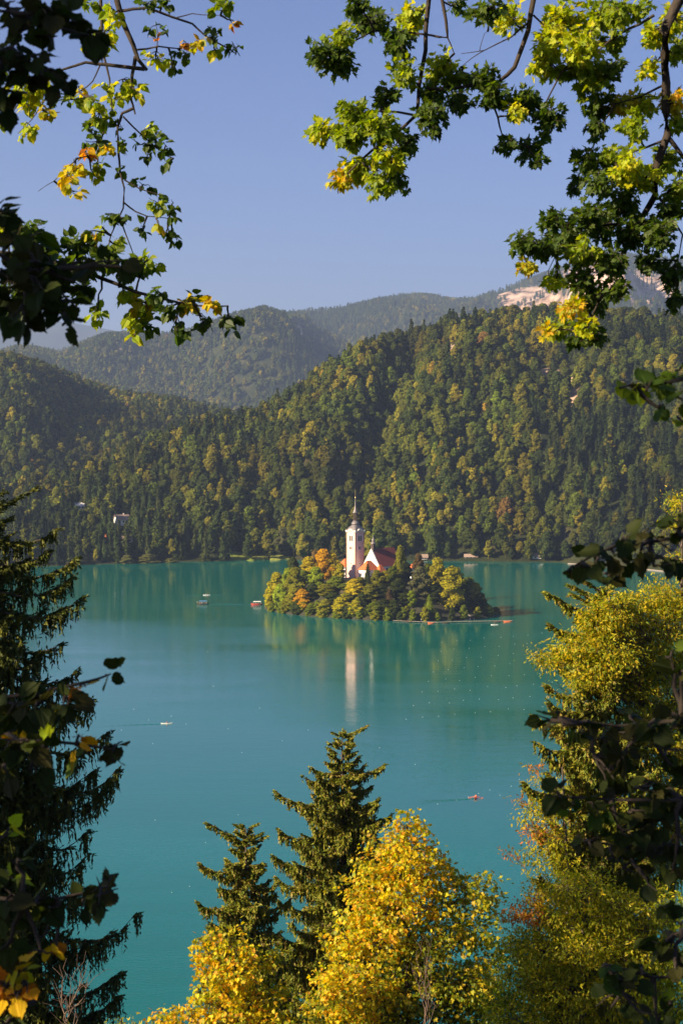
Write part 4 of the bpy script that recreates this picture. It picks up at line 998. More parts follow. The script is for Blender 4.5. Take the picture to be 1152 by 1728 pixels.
TM = {k: tmpl(k) for k in ('maple', 'linden', 'small', 'narrow')}
def unit(v): return v / (np.linalg.norm(v, axis=-1, keepdims=True) + 1e-9)
def leaves(pos, tip, nrm, size, kind, col):
    T, F = TM[kind]; N = len(pos)
    tip = unit(tip); side = unit(np.cross(tip, nrm)); nn = np.cross(side, tip)
    s = size[:, None, None]
    curl = np.random.default_rng(N).uniform(.2, 2.2, (N, 1, 1))
    V = pos[:, None] + s * (T[None, :, 0:1] * side[:, None] + T[None, :, 1:2] * tip[:, None] + T[None, :, 2:3] * curl * nn[:, None])
    V = V + np.random.default_rng(N + 1).normal(0, .022, (N, len(T), 3)) * s * (0.5 if kind in ('small', 'narrow') else 1)
    k = len(T); off = (np.arange(N) * k)[:, None]
    return V.reshape(-1, 3), [np.array(f)[None] + off for f in F], np.repeat(col, k, axis=0)
M_LEAF = leafmat('leaf', transl=.5, spec=.35, rough=.5)
M_LEAFT = leafmat('thick_leaf', transl=.30, spec=.12, rough=.6)
M_NEEDLE = leafmat('needles', transl=.10, spec=.25, rough=.6)
PAL = {  # base, spread
    'l': [(.30, .36, .010), (.40, .43, .012), (.22, .29, .010), (.50, .45, .012)],  # yellow green of lit leaves, sunlight put into the colour
    'm': [(.13, .19, .010), (.20, .26, .012), (.28, .32, .012)],
    'd': [(.045, .080, .010), (.065, .105, .012), (.085, .12, .012)],
    'y': [(.55, .42, .02), (.60, .36, .02), (.42, .38, .02), (.30, .32, .02)],
    'o': [(.62, .28, .01), (.58, .18, .01), (.62, .38, .012), (.40, .14, .015)],
    'k': [(.022, .034, .006), (.035, .046, .008), (.04, .038, .010)],  # near-black for close leaves, their shade put into the colour
    'Y': [(.62, .48, .012), (.70, .52, .014), (.52, .45, .014), (.64, .38, .012), (.36, .37, .014), (.60, .30, .012), (.24, .28, .012), (.44, .42, .014)],
    'G': [(.15, .20, .015), (.24, .27, .015), (.36, .34, .02), (.55, .42, .02), (.10, .14, .012)],
    'B': [(.38, .36, .016), (.50, .42, .018), (.27, .30, .014), (.54, .38, .02), (.17, .22, .012)],
    'Q': [(.38, .38, .016), (.50, .45, .018), (.30, .33, .014), (.58, .44, .02), (.20, .24, .012)],
    'R': [(.50, .24, .03), (.40, .16, .03), (.34, .26, .03), (.55, .18, .04)]}
def pick(pal, N, rg):
    p = np.array(PAL[pal]); c = p[rg.integers(0, len(p), N)]
    return c * rg.uniform(.75, 1.25, (N, 1))
def bez(a, b, sag, n, rg, wob=.06):
    t = np.linspace(0, 1, n)[:, None]; L = np.linalg.norm(b - a)
    p = a + (b - a) * t + np.array([0, 0, 1.0]) * (sag * L * 4 * t * (1 - t))
    w_ = rg.normal(0, wob * L, (n, 3)); w_[0] = w_[-1] = 0
    return p + w_ * np.sin(t * pi)
class Tree:
    def __init__(s, name, base, label, bark, group=None, leafm=None, seed=0):
        s.o = tag(empty(name, tuple(base)), label, 'tree', group); s.base = np.array(base, float)
        s.paths = []; s.rads = []; s.LV = []; s.LF = {}; s.LC = []; s.n = 0; s.bark = bark; s.leafm = leafm or M_LEAF; s.rg = np.random.default_rng(seed)
        s.trunk = None; s.limbs = []
    def settrunk(s, pts, rad): s.trunk = (np.array(pts, float), np.array(rad, float))
    def limb(s, pts, r0, r1):
        pts = np.array(pts, float)
        # finer and slightly crooked
        out = [pts[0]]
        for a, b in zip(pts[:-1], pts[1:]):
            k = max(2, int(np.linalg.norm(b - a) / .25)); L = np.linalg.norm(b - a)
            for q in range(1, k + 1): out.append(a + (b - a) * q / k + (s.rg.normal(0, .018 * min(L, 1), 3) if q < k else 0))
        p = np.array(out); s.paths.append(p); s.rads.append(np.linspace(r0, r1, len(p))); s.limbs.append(p); return p
    def flush(s, name='branch'):
        V, F = tube_np(s.paths, s.rads, 5); mkobj(name, mkmesh(name, V - s.base, [F], [s.bark], True), s.o); s.paths = []; s.rads = []
    def near(s, q):
        A = np.concatenate(s.limbs); return A[np.argmin(((A - q) ** 2).sum(1))]
    def addleaves(s, V, Fs, C):
        for f in Fs: s.LF.setdefault(f.shape[1], []).append(f + s.n)
        s.LV.append(V); s.LC.append(C); s.n += len(V)
    def twig(s, a, b, r=.006): 
        p = bez(a, b, s.rg.uniform(-.05, .1), 5, s.rg, .04); s.paths.append(p); s.rads.append(np.linspace(r, r * .4, 5)); return p
    def cluster(s, c, rx, rz, ry, n, size, kind, pal, per=7, droop=.5, att=None, scat=1.0):
        """n leaves on twigs that reach from the nearest limb into the ellipsoid round c"""
        rg = s.rg; nt_ = max(1, int(round(n / per))); c = np.asarray(c, float)
        at0 = s.near(c) if att is None else att
        stem = s.twig(at0, c, .009) if np.linalg.norm(at0 - c) > .1 else np.array([c, c])
        for q in range(nt_):
            e = c + unit(rg.normal(0, 1, 3)) * rg.random() ** .45 * np.array([rx, ry, rz])
            a = stem[rg.integers(len(stem) // 2, len(stem))]; p = s.twig(a, e, .004)
            m_ = max(1, int(round(per * rg.uniform(.7, 1.3)))); t = rg.uniform(.35, 1, m_) * 4
            i0 = np.minimum(t.astype(int), 3); base = p[i0] + (p[i0 + 1] - p[i0]) * (t - i0)[:, None]
            dirn = unit(p[-1] - p[0]) + rg.normal(0, .75, (m_, 3)); dirn[:, 2] -= droop
            nr = rg.normal(0, .55, (m_, 3)) + np.array([-.35, -.25, 1.0])
            sz = size * rg.uniform(.65, 1.2, m_)
            base = base + unit(dirn) * sz[:, None] * .35 * scat
            s.addleaves(*leaves(base, dirn, nr, sz, kind, pick(pal, m_, rg)))
    def lobe(s, c, r, n, size, kind, pal, per=12, flat=.8, droop=.4, att=None):
        """a rounded part of a crown: twig ends spread over its shell, leaves clustered round them"""
        rg = s.rg; nt_ = max(3, n // per); c = np.asarray(c, float)
        d = sphere_dirs(nt_, rg); e = c + d * np.array([1, 1, flat]) * r * (rg.uniform(.25, 1.3, (nt_, 1)) ** .75)
        at = s.near(c) if att is None else att
        lp = bez(at, c, .08, 6, rg); s.paths.append(lp); s.rads.append(np.linspace(.045, .02, 6) * min(1.5, r))
        for q in range(0, nt_, 2): s.paths.append(bez(lp[rg.integers(2, 6)], e[q], .05, 5, rg)); s.rads.append(np.linspace(.014, .004, 5) * max(.6, min(1.5, r)))
        N = nt_ * per; ee = np.repeat(e, per, axis=0); dd = np.repeat(d, per, axis=0)
        pos = ee + rg.normal(0, 1, (N, 3)) * np.array([.17, .17, .09]) * (size / .14) ** .6
        dirn = dd + rg.normal(0, .6, (N, 3)); dirn[:, 2] -= droop
        nr = dd * .5 + rg.normal(0, .5, (N, 3)) + np.array([0, 0, .8])
        tv_ = np.repeat(rg.uniform(.8, 1.2, nt_), per)[:, None]
        s.addleaves(*leaves(pos, dirn, nr, size * rg.uniform(.6, 1.2, N), kind, pick(pal, N, rg) * tv_))
    def finish(s, crown='foliage'):
        b0 = s.base
        if s.paths: s.flush('branches')
        if s.trunk is not None:
            V, F = tube_np([s.trunk[0]], [s.trunk[1]], 12); mkobj('trunk', mkmesh('trunk', V - b0, [F], [s.bark], True), s.o)
        if s.LV: mkobj(crown, mkmesh(crown, np.concatenate(s.LV) - b0, [np.concatenate(v) for v in s.LF.values()], [s.leafm], False, np.concatenate(s.LC)), s.o)
def gz(x, y): return float(terrain_h(np.array([x]), np.array([y]))[0])

# --- upper left: linden with light yellow green leaves (traced from the photo, 13 to 15 m away)
def A6(x, y, d=14.0): return P(x / 2.618, y / 2.618, d)
t = Tree('linden_tree', (-4.6, 14, gz(-4.6, 14)), 'linden with yellow and green leaves hanging into the sky at upper left', M_BARKD, seed=1)
zb = t.base[2]
t.settrunk([(-4.6, 14, zb - .3), (-4.5, 14, zb + 3), (-4.3, 14.1, zb + 7), (-4.0, 14.2, zb + 12)], [.26, .2, .16, .08])
t.limb([(-4.35, 14, 123.4), (-3.2, 14, 124.6), A6(400, -160), A6(515, -10), A6(545, 100), A6(590, 200), A6(610, 262), A6(650, 310)], .045, .012)
t.limb([A6(600, 250), A6(585, 330), A6(580, 440), A6(598, 505)], .016, .006)
t.limb([A6(640, 305), A6(470, 285), A6(380, 275), A6(262, 312), A6(190, 370)], .016, .006)
t.limb([A6(440, -60), A6(450, 60), A6(455, 230), A6(485, 350), A6(497, 490)], .014, .005)
t.limb([A6(590, 478), A6(540, 500), A6(520, 560), A6(525, 680), A6(530, 750), A6(550, 830), A6(545, 920), A6(490, 1040), A6(480, 1090)], .012, .004)
t.limb([A6(548, 895), A6(600, 935), A6(650, 955), A6(745, 965)], .007, .003); t.limb([A6(540, 990), A6(570, 1070), A6(592, 1130)], .006, .003)
t.limb([A6(545, 515), A6(620, 590), A6(700, 660), A6(765, 700)], .007, .003); t.limb([A6(550, 795), A6(620, 835), A6(720, 865)], .006, .003)
t.limb([A6(530, 50), A6(590, 40), A6(650, 35), A6(760, 75), A6(850, 105), A6(910, 160), A6(1000, 210), A6(1045, 240)], .013, .004)
t.limb([A6(605, 220), A6(700, 205), A6(790, 215), A6(890, 190)], .008, .003); t.limb([A6(780, 78), A6(850, 60), A6(900, 66), A6(975, 68)], .005, .002); t.limb([A6(695, 205), A6(700, 150), A6(690, 110)], .004, .002)
t.limb([A6(442, 290), A6(410, 360), A6(350, 405), A6(270, 430)], .006, .003); t.limb([A6(460, 580), A6(430, 680), A6(345, 700), A6(240, 800), A6(170, 845)], .006, .002)
t.limb([A6(190, 370), A6(110, 420), A6(40, 520)], .006, .003); t.limb([A6(200, 440), A6(140, 530), A6(80, 590)], .005, .002)
t.limb([(-4.4, 13.6, 118.9), A6(-60, 1110, 13.6), A6(150, 1130, 13.6), A6(330, 1180, 13.6), A6(450, 1230, 13.6), A6(600, 1290, 13.6), A6(720, 1320, 13.6), A6(860, 1350, 13.6), A6(1005, 1352, 13.6)], .035, .005)
t.limb([A6(640, 1305, 13.6), A6(655, 1370, 13.6), A6(600, 1430, 13.6)], .005, .002)
LC = [(440, 190, 80, 60, 20, 'l'), (500, 60, 50, 50, 14, 'l'), (400, 20, 40, 30, 8, 'm'), (640, 20, 60, 30, 10, 'd'), (480, 130, 40, 40, 10, 'l'), (720, 8, 50, 15, 6, 'd'), (990, 20, 55, 30, 16, 'm'), (1030, 90, 22, 15, 3, 'o'), (690, 110, 40, 25, 3, 'd'), (738, 148, 10, 10, 1, 'd'), (820, 190, 8, 8, 1, 'o'), (680, 158, 6, 8, 1, 'o'),
      (880, 190, 50, 25, 6, 'y'), (960, 150, 50, 35, 8, 'd'), (940, 225, 45, 25, 6, 'l'), (1040, 215, 30, 45, 7, 'd'), (820, 240, 40, 25, 5, 'd'), (690, 262, 60, 32, 11, 'l'), (765, 300, 28, 25, 4, 'd'), (540, 350, 60, 40, 11, 'm'), (600, 395, 50, 45, 9, 'l'), (465, 395, 35, 30, 5, 'l'), (500, 440, 60, 30, 10, 'l'),
      (440, 500, 70, 55, 22, 'l'), (525, 545, 28, 28, 5, 'd'), (400, 580, 25, 35, 6, 'd'), (430, 625, 55, 35, 8, 'd'), (130, 385, 110, 45, 28, 'l'), (55, 345, 50, 28, 10, 'l'), (110, 450, 70, 55, 18, 'l'), (10, 530, 20, 50, 8, 'l'), (110, 580, 55, 28, 10, 'l'), (190, 480, 45, 35, 9, 'y'), (245, 430, 45, 38, 9, 'm'), (320, 440, 55, 35, 10, 'm'), (348, 382, 22, 15, 3, 'y'), (395, 440, 45, 28, 6, 'm'),
      (620, 640, 55, 25, 7, 'd'), (655, 568, 45, 28, 9, 'l'), (695, 605, 35, 35, 6, 'd'), (730, 650, 25, 35, 7, 'd'), (650, 690, 30, 20, 3, 'd'), (735, 725, 18, 28, 4, 'd'), (480, 665, 35, 35, 6, 'y'), (540, 640, 28, 28, 5, 'm'), (430, 720, 45, 32, 8, 'm'), (530, 740, 30, 22, 5, 'd'), (418, 770, 18, 14, 3, 'l'), (370, 665, 45, 25, 8, 'o'), (335, 735, 40, 40, 10, 'y'), (295, 785, 45, 40, 13, 'y'), (330, 848, 28, 14, 4, 'y'), (268, 825, 18, 14, 3, 'y'),
      (640, 818, 45, 20, 4, 'd'), (700, 895, 45, 35, 9, 'm'), (760, 915, 28, 55, 8, 'd'), (700, 990, 30, 25, 4, 'y'), (630, 1025, 45, 35, 5, 'd'), (735, 1030, 45, 40, 7, 'd'), (783, 1062, 12, 14, 1, 'd'), (500, 945, 50, 30, 9, 'd'), (400, 1020, 45, 45, 8, 'y'), (450, 1000, 25, 22, 4, 'm'), (545, 965, 35, 25, 5, 'd'), (520, 1080, 55, 45, 10, 'm')]
LC2 = [(110, 1000, 90, 50, 18, 'd'), (30, 1020, 30, 40, 8, 'l'), (150, 1085, 110, 60, 30, 'd'), (330, 1080, 90, 50, 24, 'd'), (470, 1135, 80, 50, 24, 'd'), (640, 1160, 60, 45, 14, 'm'), (560, 1185, 70, 45, 18, 'd'), (300, 1185, 120, 75, 42, 'd'), (150, 1235, 140, 80, 48, 'd'), (60, 1330, 90, 60, 26, 'd'), (240, 1330, 80, 60, 24, 'd'), (370, 1295, 55, 50, 14, 'm'), (430, 1392, 35, 30, 5, 'l'), (550, 1300, 55, 45, 11, 'l'), (620, 1345, 55, 45, 13, 'y'), (590, 1410, 45, 42, 10, 'l'), (700, 1290, 40, 35, 7, 'd'), (750, 1362, 38, 28, 8, 'd'),
       (660, 1435, 45, 35, 6, 'd'), (780, 1462, 48, 22, 5, 'd'), (600, 1482, 28, 16, 2, 'l'), (825, 1335, 48, 32, 8, 'y'), (925, 1342, 45, 22, 5, 'y'), (900, 1425, 35, 40, 6, 'd'), (1012, 1420, 35, 55, 8, 'd'), (860, 1312, 38, 16, 4, 'd')]
for L_, d0 in ((LC, 14.0), (LC2, 13.6)):
    k = d0 / FPX / 2.618
    for cx, cy, rx, ry, n_, pl in L_:
        big = .059 if L_ is LC else .068
        t.cluster(A6(cx, cy, d0 + t.rg.uniform(-.25, .25)), rx * k, ry * k, .22, int(n_ * (2.6 if L_ is LC else 3.4)), big * 1.04, 'linden', pl, per=4, droop=.7)
t.finish()

# --- upper right: field maple
def A7(x, y, d=14.0): return P(500 + x / 1.767, y / 1.767, d)
t = Tree('maple_tree', (4.4, 14.2, gz(4.4, 14.2)), 'maple with dense lobed green and yellow leaves overhanging the upper right', M_BARKD, seed=2)
zb = t.base[2]; t.settrunk([(4.4, 14.2, zb - .3), (4.2, 14.2, zb + 4), (3.8, 14.1, zb + 8), (3.2, 14, zb + 12)], [.3, .24, .18, .1])
t.limb([(3.9, 14.1, 125.2), (3.1, 14, 124.3), A7(1150, -20), A7(1100, 80), A7(1100, 250), A7(1105, 400), A7(1070, 500), A7(1070, 580), A7(1035, 640)], .055, .022)
t.limb([A7(1105, 408), A7(1152, 470), A7(1200, 520)], .02, .01); t.limb([A7(1080, 590), A7(1115, 640), A7(1150, 700), A7(1130, 860)], .012, .005)
t.limb([(3.9, 14.1, 125.8), (2.2, 14, 125.6), A7(712, -60), A7(706, 0), A7(690, 90), A7(650, 200), A7(600, 245), A7(460, 265), A7(385, 262)], .04, .01)
t.limb([(2.2, 14, 125.6), (.8, 14, 125.3), A7(395, -60), A7(392, 20), A7(385, 150), A7(365, 260), A7(360, 340), A7(300, 395), A7(235, 440), A7(150, 520)], .03, .008)
t.limb([A7(425, -40), A7(445, 60), A7(450, 112), A7(400, 105), A7(230, 92), A7(110, 150)], .014, .005); t.limb([A7(360, 345), A7(250, 330), A7(120, 380), A7(60, 400)], .01, .004)
t.limb([A7(930, -30), A7(905, 40), A7(860, 130), A7(790, 215), A7(730, 330)], .014, .005); t.limb([A7(1065, 45), A7(980, 90), A7(900, 150), A7(785, 220)], .012, .005)
t.limb([A7(1035, 640), A7(990, 720), A7(950, 800), A7(900, 900), A7(860, 990)], .016, .005); t.limb([A7(1010, 660), A7(930, 670), A7(850, 680), A7(700, 725), A7(640, 745)], .012, .004)
t.limb([A7(570, 268), A7(600, 350), A7(612, 400), A7(690, 440)], .009, .004); t.limb([A7(700, 60), A7(640, 110), A7(560, 150), A7(490, 160)], .008, .002); t.limb([A7(560, 150), A7(520, 175), A7(490, 200)], .004, .002); t.limb([A7(545, 152), A7(560, 100), A7(580, 85)], .003, .001)
t.limb([A7(1100, 250), A7(1020, 290), A7(950, 310)], .01, .004); t.limb([A7(705, 45), A7(750, 90), A7(780, 160)], .008, .004); t.limb([A7(450, 112), A7(470, 160)], .006, .003); t.limb([A7(1090, 420), A7(980, 460), A7(880, 480)], .01, .004)
MC = [(110, 175, 78, 50, 'd'), (55, 165, 28, 28, 'd'), (130, 110, 50, 32, 'm'), (220, 60, 75, 50, 'd'), (185, 15, 50, 28, 'd'), (340, 60, 50, 50, 'l'), (300, 130, 48, 55, 'd'), (320, 215, 55, 45, 'm'), (270, 290, 55, 38, 'd'), (165, 340, 60, 45, 'm'), (75, 395, 60, 28, 'l'), (150, 410, 60, 40, 'm'), (250, 380, 75, 55, 'm'), (330, 430, 55, 45, 'd'),
      (270, 475, 55, 38, 'l'), (190, 500, 70, 40, 'l'), (145, 535, 42, 34, 'y'), (250, 550, 55, 32, 'm'), (305, 540, 34, 38, 'd'), (400, 350, 48, 55, 'd'), (430, 200, 48, 50, 'l'), (415, 275, 55, 38, 'd'), (500, 235, 60, 30, 'm'), (480, 300, 45, 32, 'd'), (565, 225, 55, 32, 'd'), (600, 275, 60, 42, 'd'), (560, 25, 60, 28, 'd'), (630, 50, 50, 42, 'l'), (480, 15, 30, 18, 'd'),
      (680, 300, 65, 45, 'd'), (655, 325, 25, 25, 'l'), (740, 205, 60, 42, 'l'), (760, 120, 65, 55, 'l'), (800, 50, 75, 50, 'l'), (755, 350, 48, 50, 'd'), (742, 408, 16, 14, 'd'), (850, 130, 75, 55, 'l'), (850, 205, 75, 42, 'm'), (900, 55, 55, 50, 'm'), (880, 260, 55, 50, 'm'), (930, 210, 38, 45, 'd'), (895, 320, 42, 45, 'd'), (895, 390, 36, 32, 'd'), (945, 120, 38, 32, 'm'),
      (630, 430, 50, 22, 'd'), (690, 450, 40, 34, 'd'), (715, 485, 20, 20, 'd'), (950, 40, 40, 50, 'm'), (1010, 20, 50, 25, 'm'), (1060, 110, 45, 50, 'l'), (1125, 60, 38, 70, 'l'), (1135, 150, 30, 45, 'm'), (1045, 210, 32, 25, 'l'), (960, 310, 50, 34, 'y'), (1030, 310, 45, 34, 'l'), (1125, 300, 42, 40, 'y'), (1000, 370, 45, 40, 'm'), (1140, 370, 30, 30, 'm'),
      (865, 480, 52, 40, 'd'), (830, 545, 22, 32, 'd'), (930, 475, 48, 45, 'm'), (985, 500, 55, 52, 'l'), (1035, 540, 50, 45, 'l'), (900, 550, 52, 42, 'd'), (960, 600, 65, 45, 'd'), (865, 640, 55, 42, 'd'), (770, 660, 45, 32, 'd'), (675, 718, 45, 28, 'd'), (740, 740, 48, 36, 'd'), (688, 792, 28, 24, 'y'), (800, 700, 55, 45, 'd'), (900, 680, 65, 48, 'd'), (1000, 690, 65, 55, 'd'), (1080, 700, 55, 55, 'd'),
      (850, 760, 60, 45, 'm'), (770, 845, 34, 26, 'l'), (850, 840, 55, 45, 'd'), (930, 780, 55, 52, 'd'), (960, 860, 45, 38, 'd'), (885, 895, 55, 38, 'd'), (820, 915, 52, 30, 'y'), (785, 970, 48, 36, 'm'), (862, 975, 26, 32, 'l'), (735, 985, 20, 16, 'y'), (900, 1005, 34, 28, 'd'), (830, 1010, 30, 18, 'd'), (1100, 480, 45, 50, 'm'), (1130, 560, 28, 50, 'm'), (1115, 820, 38, 60, 'd'), (1130, 900, 24, 40, 'd'), (1060, 775, 45, 30, 'd'), (1105, 630, 38, 42, 'd'), (845, 765, 20, 16, 'y')]
for cx, cy, rx, ry, pl in MC:
    k = 14.0 / FPX / 1.767; a_ = rx * ry / 3000.0
    n_ = int(200 * a_) + 8
    dd = 14 + t.rg.uniform(-.5, .5)
    t.cluster(A7(cx, cy, dd), rx * k, ry * k, .38, int(n_ * 1.2), .057, 'maple', pl, per=6, droop=.6)
t.finish()

# --- close dark leaves at both sides (about 5 m away)
def close_tree(name, base, label, groups, seed, d0=5.0, size=.06, trunk_h=5.0, dn=2.2):
    t = Tree(name, (base[0], base[1], gz(*base)), label, M_BARKD, leafm=M_LEAFT, seed=seed); zb = t.base[2]
    t.settrunk([(base[0], base[1], zb - .3), (base[0] * 1.02, base[1] + .05, zb + trunk_h * .5), (base[0] * 1.05, base[1], zb + trunk_h)], [.07, .055, .03])
    T0 = np.array([(base[0] * 1.02, base[1], z) for z in np.linspace(zb + .2, zb + trunk_h, 30)])
    for G in groups:
        pts = [P(a, b, d0 + t.rg.uniform(-.12, .12)) for a, b in G['limb']]
        s0 = T0[np.argmin(np.abs(T0[:, 2] - pts[0][2] - .15))]
        t.limb([s0] + pts, .008, .003)
        for px, py, n_, pl in G['c']:
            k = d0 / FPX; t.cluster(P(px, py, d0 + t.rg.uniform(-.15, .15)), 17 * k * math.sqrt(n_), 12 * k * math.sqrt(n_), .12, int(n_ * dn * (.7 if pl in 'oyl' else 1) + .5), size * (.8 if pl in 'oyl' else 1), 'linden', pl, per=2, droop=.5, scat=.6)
        t.flush()
    t.finish()
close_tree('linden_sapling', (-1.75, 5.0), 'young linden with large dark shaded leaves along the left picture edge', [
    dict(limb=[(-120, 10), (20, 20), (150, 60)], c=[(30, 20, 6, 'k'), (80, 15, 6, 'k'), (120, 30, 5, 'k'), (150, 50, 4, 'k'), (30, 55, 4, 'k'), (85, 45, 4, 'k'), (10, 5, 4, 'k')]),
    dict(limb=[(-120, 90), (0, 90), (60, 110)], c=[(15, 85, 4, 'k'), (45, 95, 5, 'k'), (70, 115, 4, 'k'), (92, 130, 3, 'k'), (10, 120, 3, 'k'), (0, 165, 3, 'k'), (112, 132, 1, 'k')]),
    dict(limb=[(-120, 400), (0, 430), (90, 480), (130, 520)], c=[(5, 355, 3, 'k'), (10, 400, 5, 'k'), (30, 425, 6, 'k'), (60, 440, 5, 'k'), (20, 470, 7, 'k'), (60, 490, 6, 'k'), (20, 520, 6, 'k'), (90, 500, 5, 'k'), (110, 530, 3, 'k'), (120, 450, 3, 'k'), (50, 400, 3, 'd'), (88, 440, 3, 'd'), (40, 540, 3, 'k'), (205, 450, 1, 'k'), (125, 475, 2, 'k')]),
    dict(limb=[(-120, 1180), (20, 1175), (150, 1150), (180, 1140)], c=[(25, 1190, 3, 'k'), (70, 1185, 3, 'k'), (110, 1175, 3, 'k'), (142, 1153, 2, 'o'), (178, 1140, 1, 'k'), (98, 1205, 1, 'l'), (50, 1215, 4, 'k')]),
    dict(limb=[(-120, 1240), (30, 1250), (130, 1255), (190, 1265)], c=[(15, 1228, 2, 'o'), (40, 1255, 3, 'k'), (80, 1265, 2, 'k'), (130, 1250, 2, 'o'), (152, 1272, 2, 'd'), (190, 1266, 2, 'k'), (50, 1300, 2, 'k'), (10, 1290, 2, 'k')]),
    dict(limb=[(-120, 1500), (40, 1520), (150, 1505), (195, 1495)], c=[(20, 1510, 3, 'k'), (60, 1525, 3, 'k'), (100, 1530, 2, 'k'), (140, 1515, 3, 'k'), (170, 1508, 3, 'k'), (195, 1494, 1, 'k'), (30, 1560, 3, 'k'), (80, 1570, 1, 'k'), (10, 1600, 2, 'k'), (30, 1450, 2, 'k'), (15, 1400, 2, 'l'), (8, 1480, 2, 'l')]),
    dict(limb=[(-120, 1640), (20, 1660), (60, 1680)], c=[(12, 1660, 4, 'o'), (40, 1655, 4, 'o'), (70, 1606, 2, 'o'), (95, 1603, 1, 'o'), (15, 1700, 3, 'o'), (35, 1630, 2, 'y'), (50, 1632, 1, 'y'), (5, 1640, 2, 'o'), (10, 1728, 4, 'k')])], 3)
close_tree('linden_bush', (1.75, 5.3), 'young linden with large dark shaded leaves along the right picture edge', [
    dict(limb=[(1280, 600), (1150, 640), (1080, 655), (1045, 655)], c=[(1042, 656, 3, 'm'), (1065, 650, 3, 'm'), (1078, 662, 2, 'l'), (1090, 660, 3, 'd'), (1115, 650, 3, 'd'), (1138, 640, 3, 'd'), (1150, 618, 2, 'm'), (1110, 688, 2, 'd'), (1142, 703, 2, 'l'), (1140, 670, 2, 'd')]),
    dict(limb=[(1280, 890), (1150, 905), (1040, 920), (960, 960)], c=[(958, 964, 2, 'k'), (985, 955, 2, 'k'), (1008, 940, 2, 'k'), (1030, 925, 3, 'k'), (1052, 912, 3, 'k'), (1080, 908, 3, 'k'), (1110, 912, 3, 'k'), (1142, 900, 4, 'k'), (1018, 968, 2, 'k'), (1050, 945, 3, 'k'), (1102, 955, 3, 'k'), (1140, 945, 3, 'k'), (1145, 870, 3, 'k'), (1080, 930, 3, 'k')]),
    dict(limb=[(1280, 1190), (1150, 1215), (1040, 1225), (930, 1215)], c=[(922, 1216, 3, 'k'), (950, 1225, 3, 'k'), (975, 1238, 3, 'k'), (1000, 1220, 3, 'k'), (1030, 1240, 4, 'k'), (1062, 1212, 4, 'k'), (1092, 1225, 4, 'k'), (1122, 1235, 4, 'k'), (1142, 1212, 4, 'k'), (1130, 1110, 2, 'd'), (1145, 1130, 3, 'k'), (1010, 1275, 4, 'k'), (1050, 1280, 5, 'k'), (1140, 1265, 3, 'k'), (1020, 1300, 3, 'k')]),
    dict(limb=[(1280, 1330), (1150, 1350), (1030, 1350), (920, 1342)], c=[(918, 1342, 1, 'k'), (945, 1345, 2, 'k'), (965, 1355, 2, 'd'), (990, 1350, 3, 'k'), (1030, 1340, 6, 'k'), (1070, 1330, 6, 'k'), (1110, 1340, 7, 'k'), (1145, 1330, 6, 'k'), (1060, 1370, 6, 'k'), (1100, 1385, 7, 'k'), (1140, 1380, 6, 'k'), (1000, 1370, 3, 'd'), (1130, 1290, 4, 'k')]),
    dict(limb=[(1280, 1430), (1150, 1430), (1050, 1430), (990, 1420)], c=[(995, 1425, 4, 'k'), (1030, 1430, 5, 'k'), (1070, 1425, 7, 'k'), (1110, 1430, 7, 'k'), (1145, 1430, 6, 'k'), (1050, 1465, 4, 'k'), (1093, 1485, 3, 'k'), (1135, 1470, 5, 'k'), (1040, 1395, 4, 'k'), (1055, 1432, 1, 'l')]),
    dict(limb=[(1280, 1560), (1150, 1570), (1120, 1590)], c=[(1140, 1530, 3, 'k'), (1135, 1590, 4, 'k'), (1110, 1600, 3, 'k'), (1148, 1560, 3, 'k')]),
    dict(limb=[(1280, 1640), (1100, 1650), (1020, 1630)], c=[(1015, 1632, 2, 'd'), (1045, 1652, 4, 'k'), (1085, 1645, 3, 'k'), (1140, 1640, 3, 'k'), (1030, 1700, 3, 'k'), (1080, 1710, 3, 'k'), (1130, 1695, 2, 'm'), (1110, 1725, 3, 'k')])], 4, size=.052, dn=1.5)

# --- spruces with hanging twigs
NB = [(.12, .145, .010), (.17, .18, .012), (.080, .105, .010), (.23, .21, .014)]
NBL = NB + [(.20, .19, .02), (.22, .16, .03)]
def tufts(S, D, L, w_, per, rg, cols, spread=.45):
    """needle twigs: small overlapping pointed cards along each twig"""
    N = len(S); t = (np.arange(per) + .5) / per
    T = t[None, :] + rg.uniform(-.3, .3, (N, per)) / per
    p = S[:, None] + D[:, None] * (L[:, None] * T)[..., None]
    d = unit(np.repeat(D[:, None], per, 1) + rg.normal(0, spread, (N, per, 3))).reshape(-1, 3); p = p.reshape(-1, 3)
    ln = np.repeat(L / per * 1.25, per) + w_ * .5; sd = unit(np.cross(d, rg.normal(0, 1, d.shape)))
    wd = w_ * rg.uniform(.6, 1.2, len(p)) * (1.15 - .55 * np.tile(t, N))
    a = p - d * (ln * .4)[:, None]; V = np.stack([a, p + sd * wd[:, None] * .5, p + d * (ln * .75)[:, None], p - sd * wd[:, None] * .5], 1)
    c = np.array(cols)[rg.integers(0, len(cols), N)] * rg.uniform(.75, 1.25, (N, 1)); c = np.repeat(np.repeat(c, per, 0), 4, 0)
    return V.reshape(-1, 3), np.arange(4 * len(p)).reshape(-1, 4), c
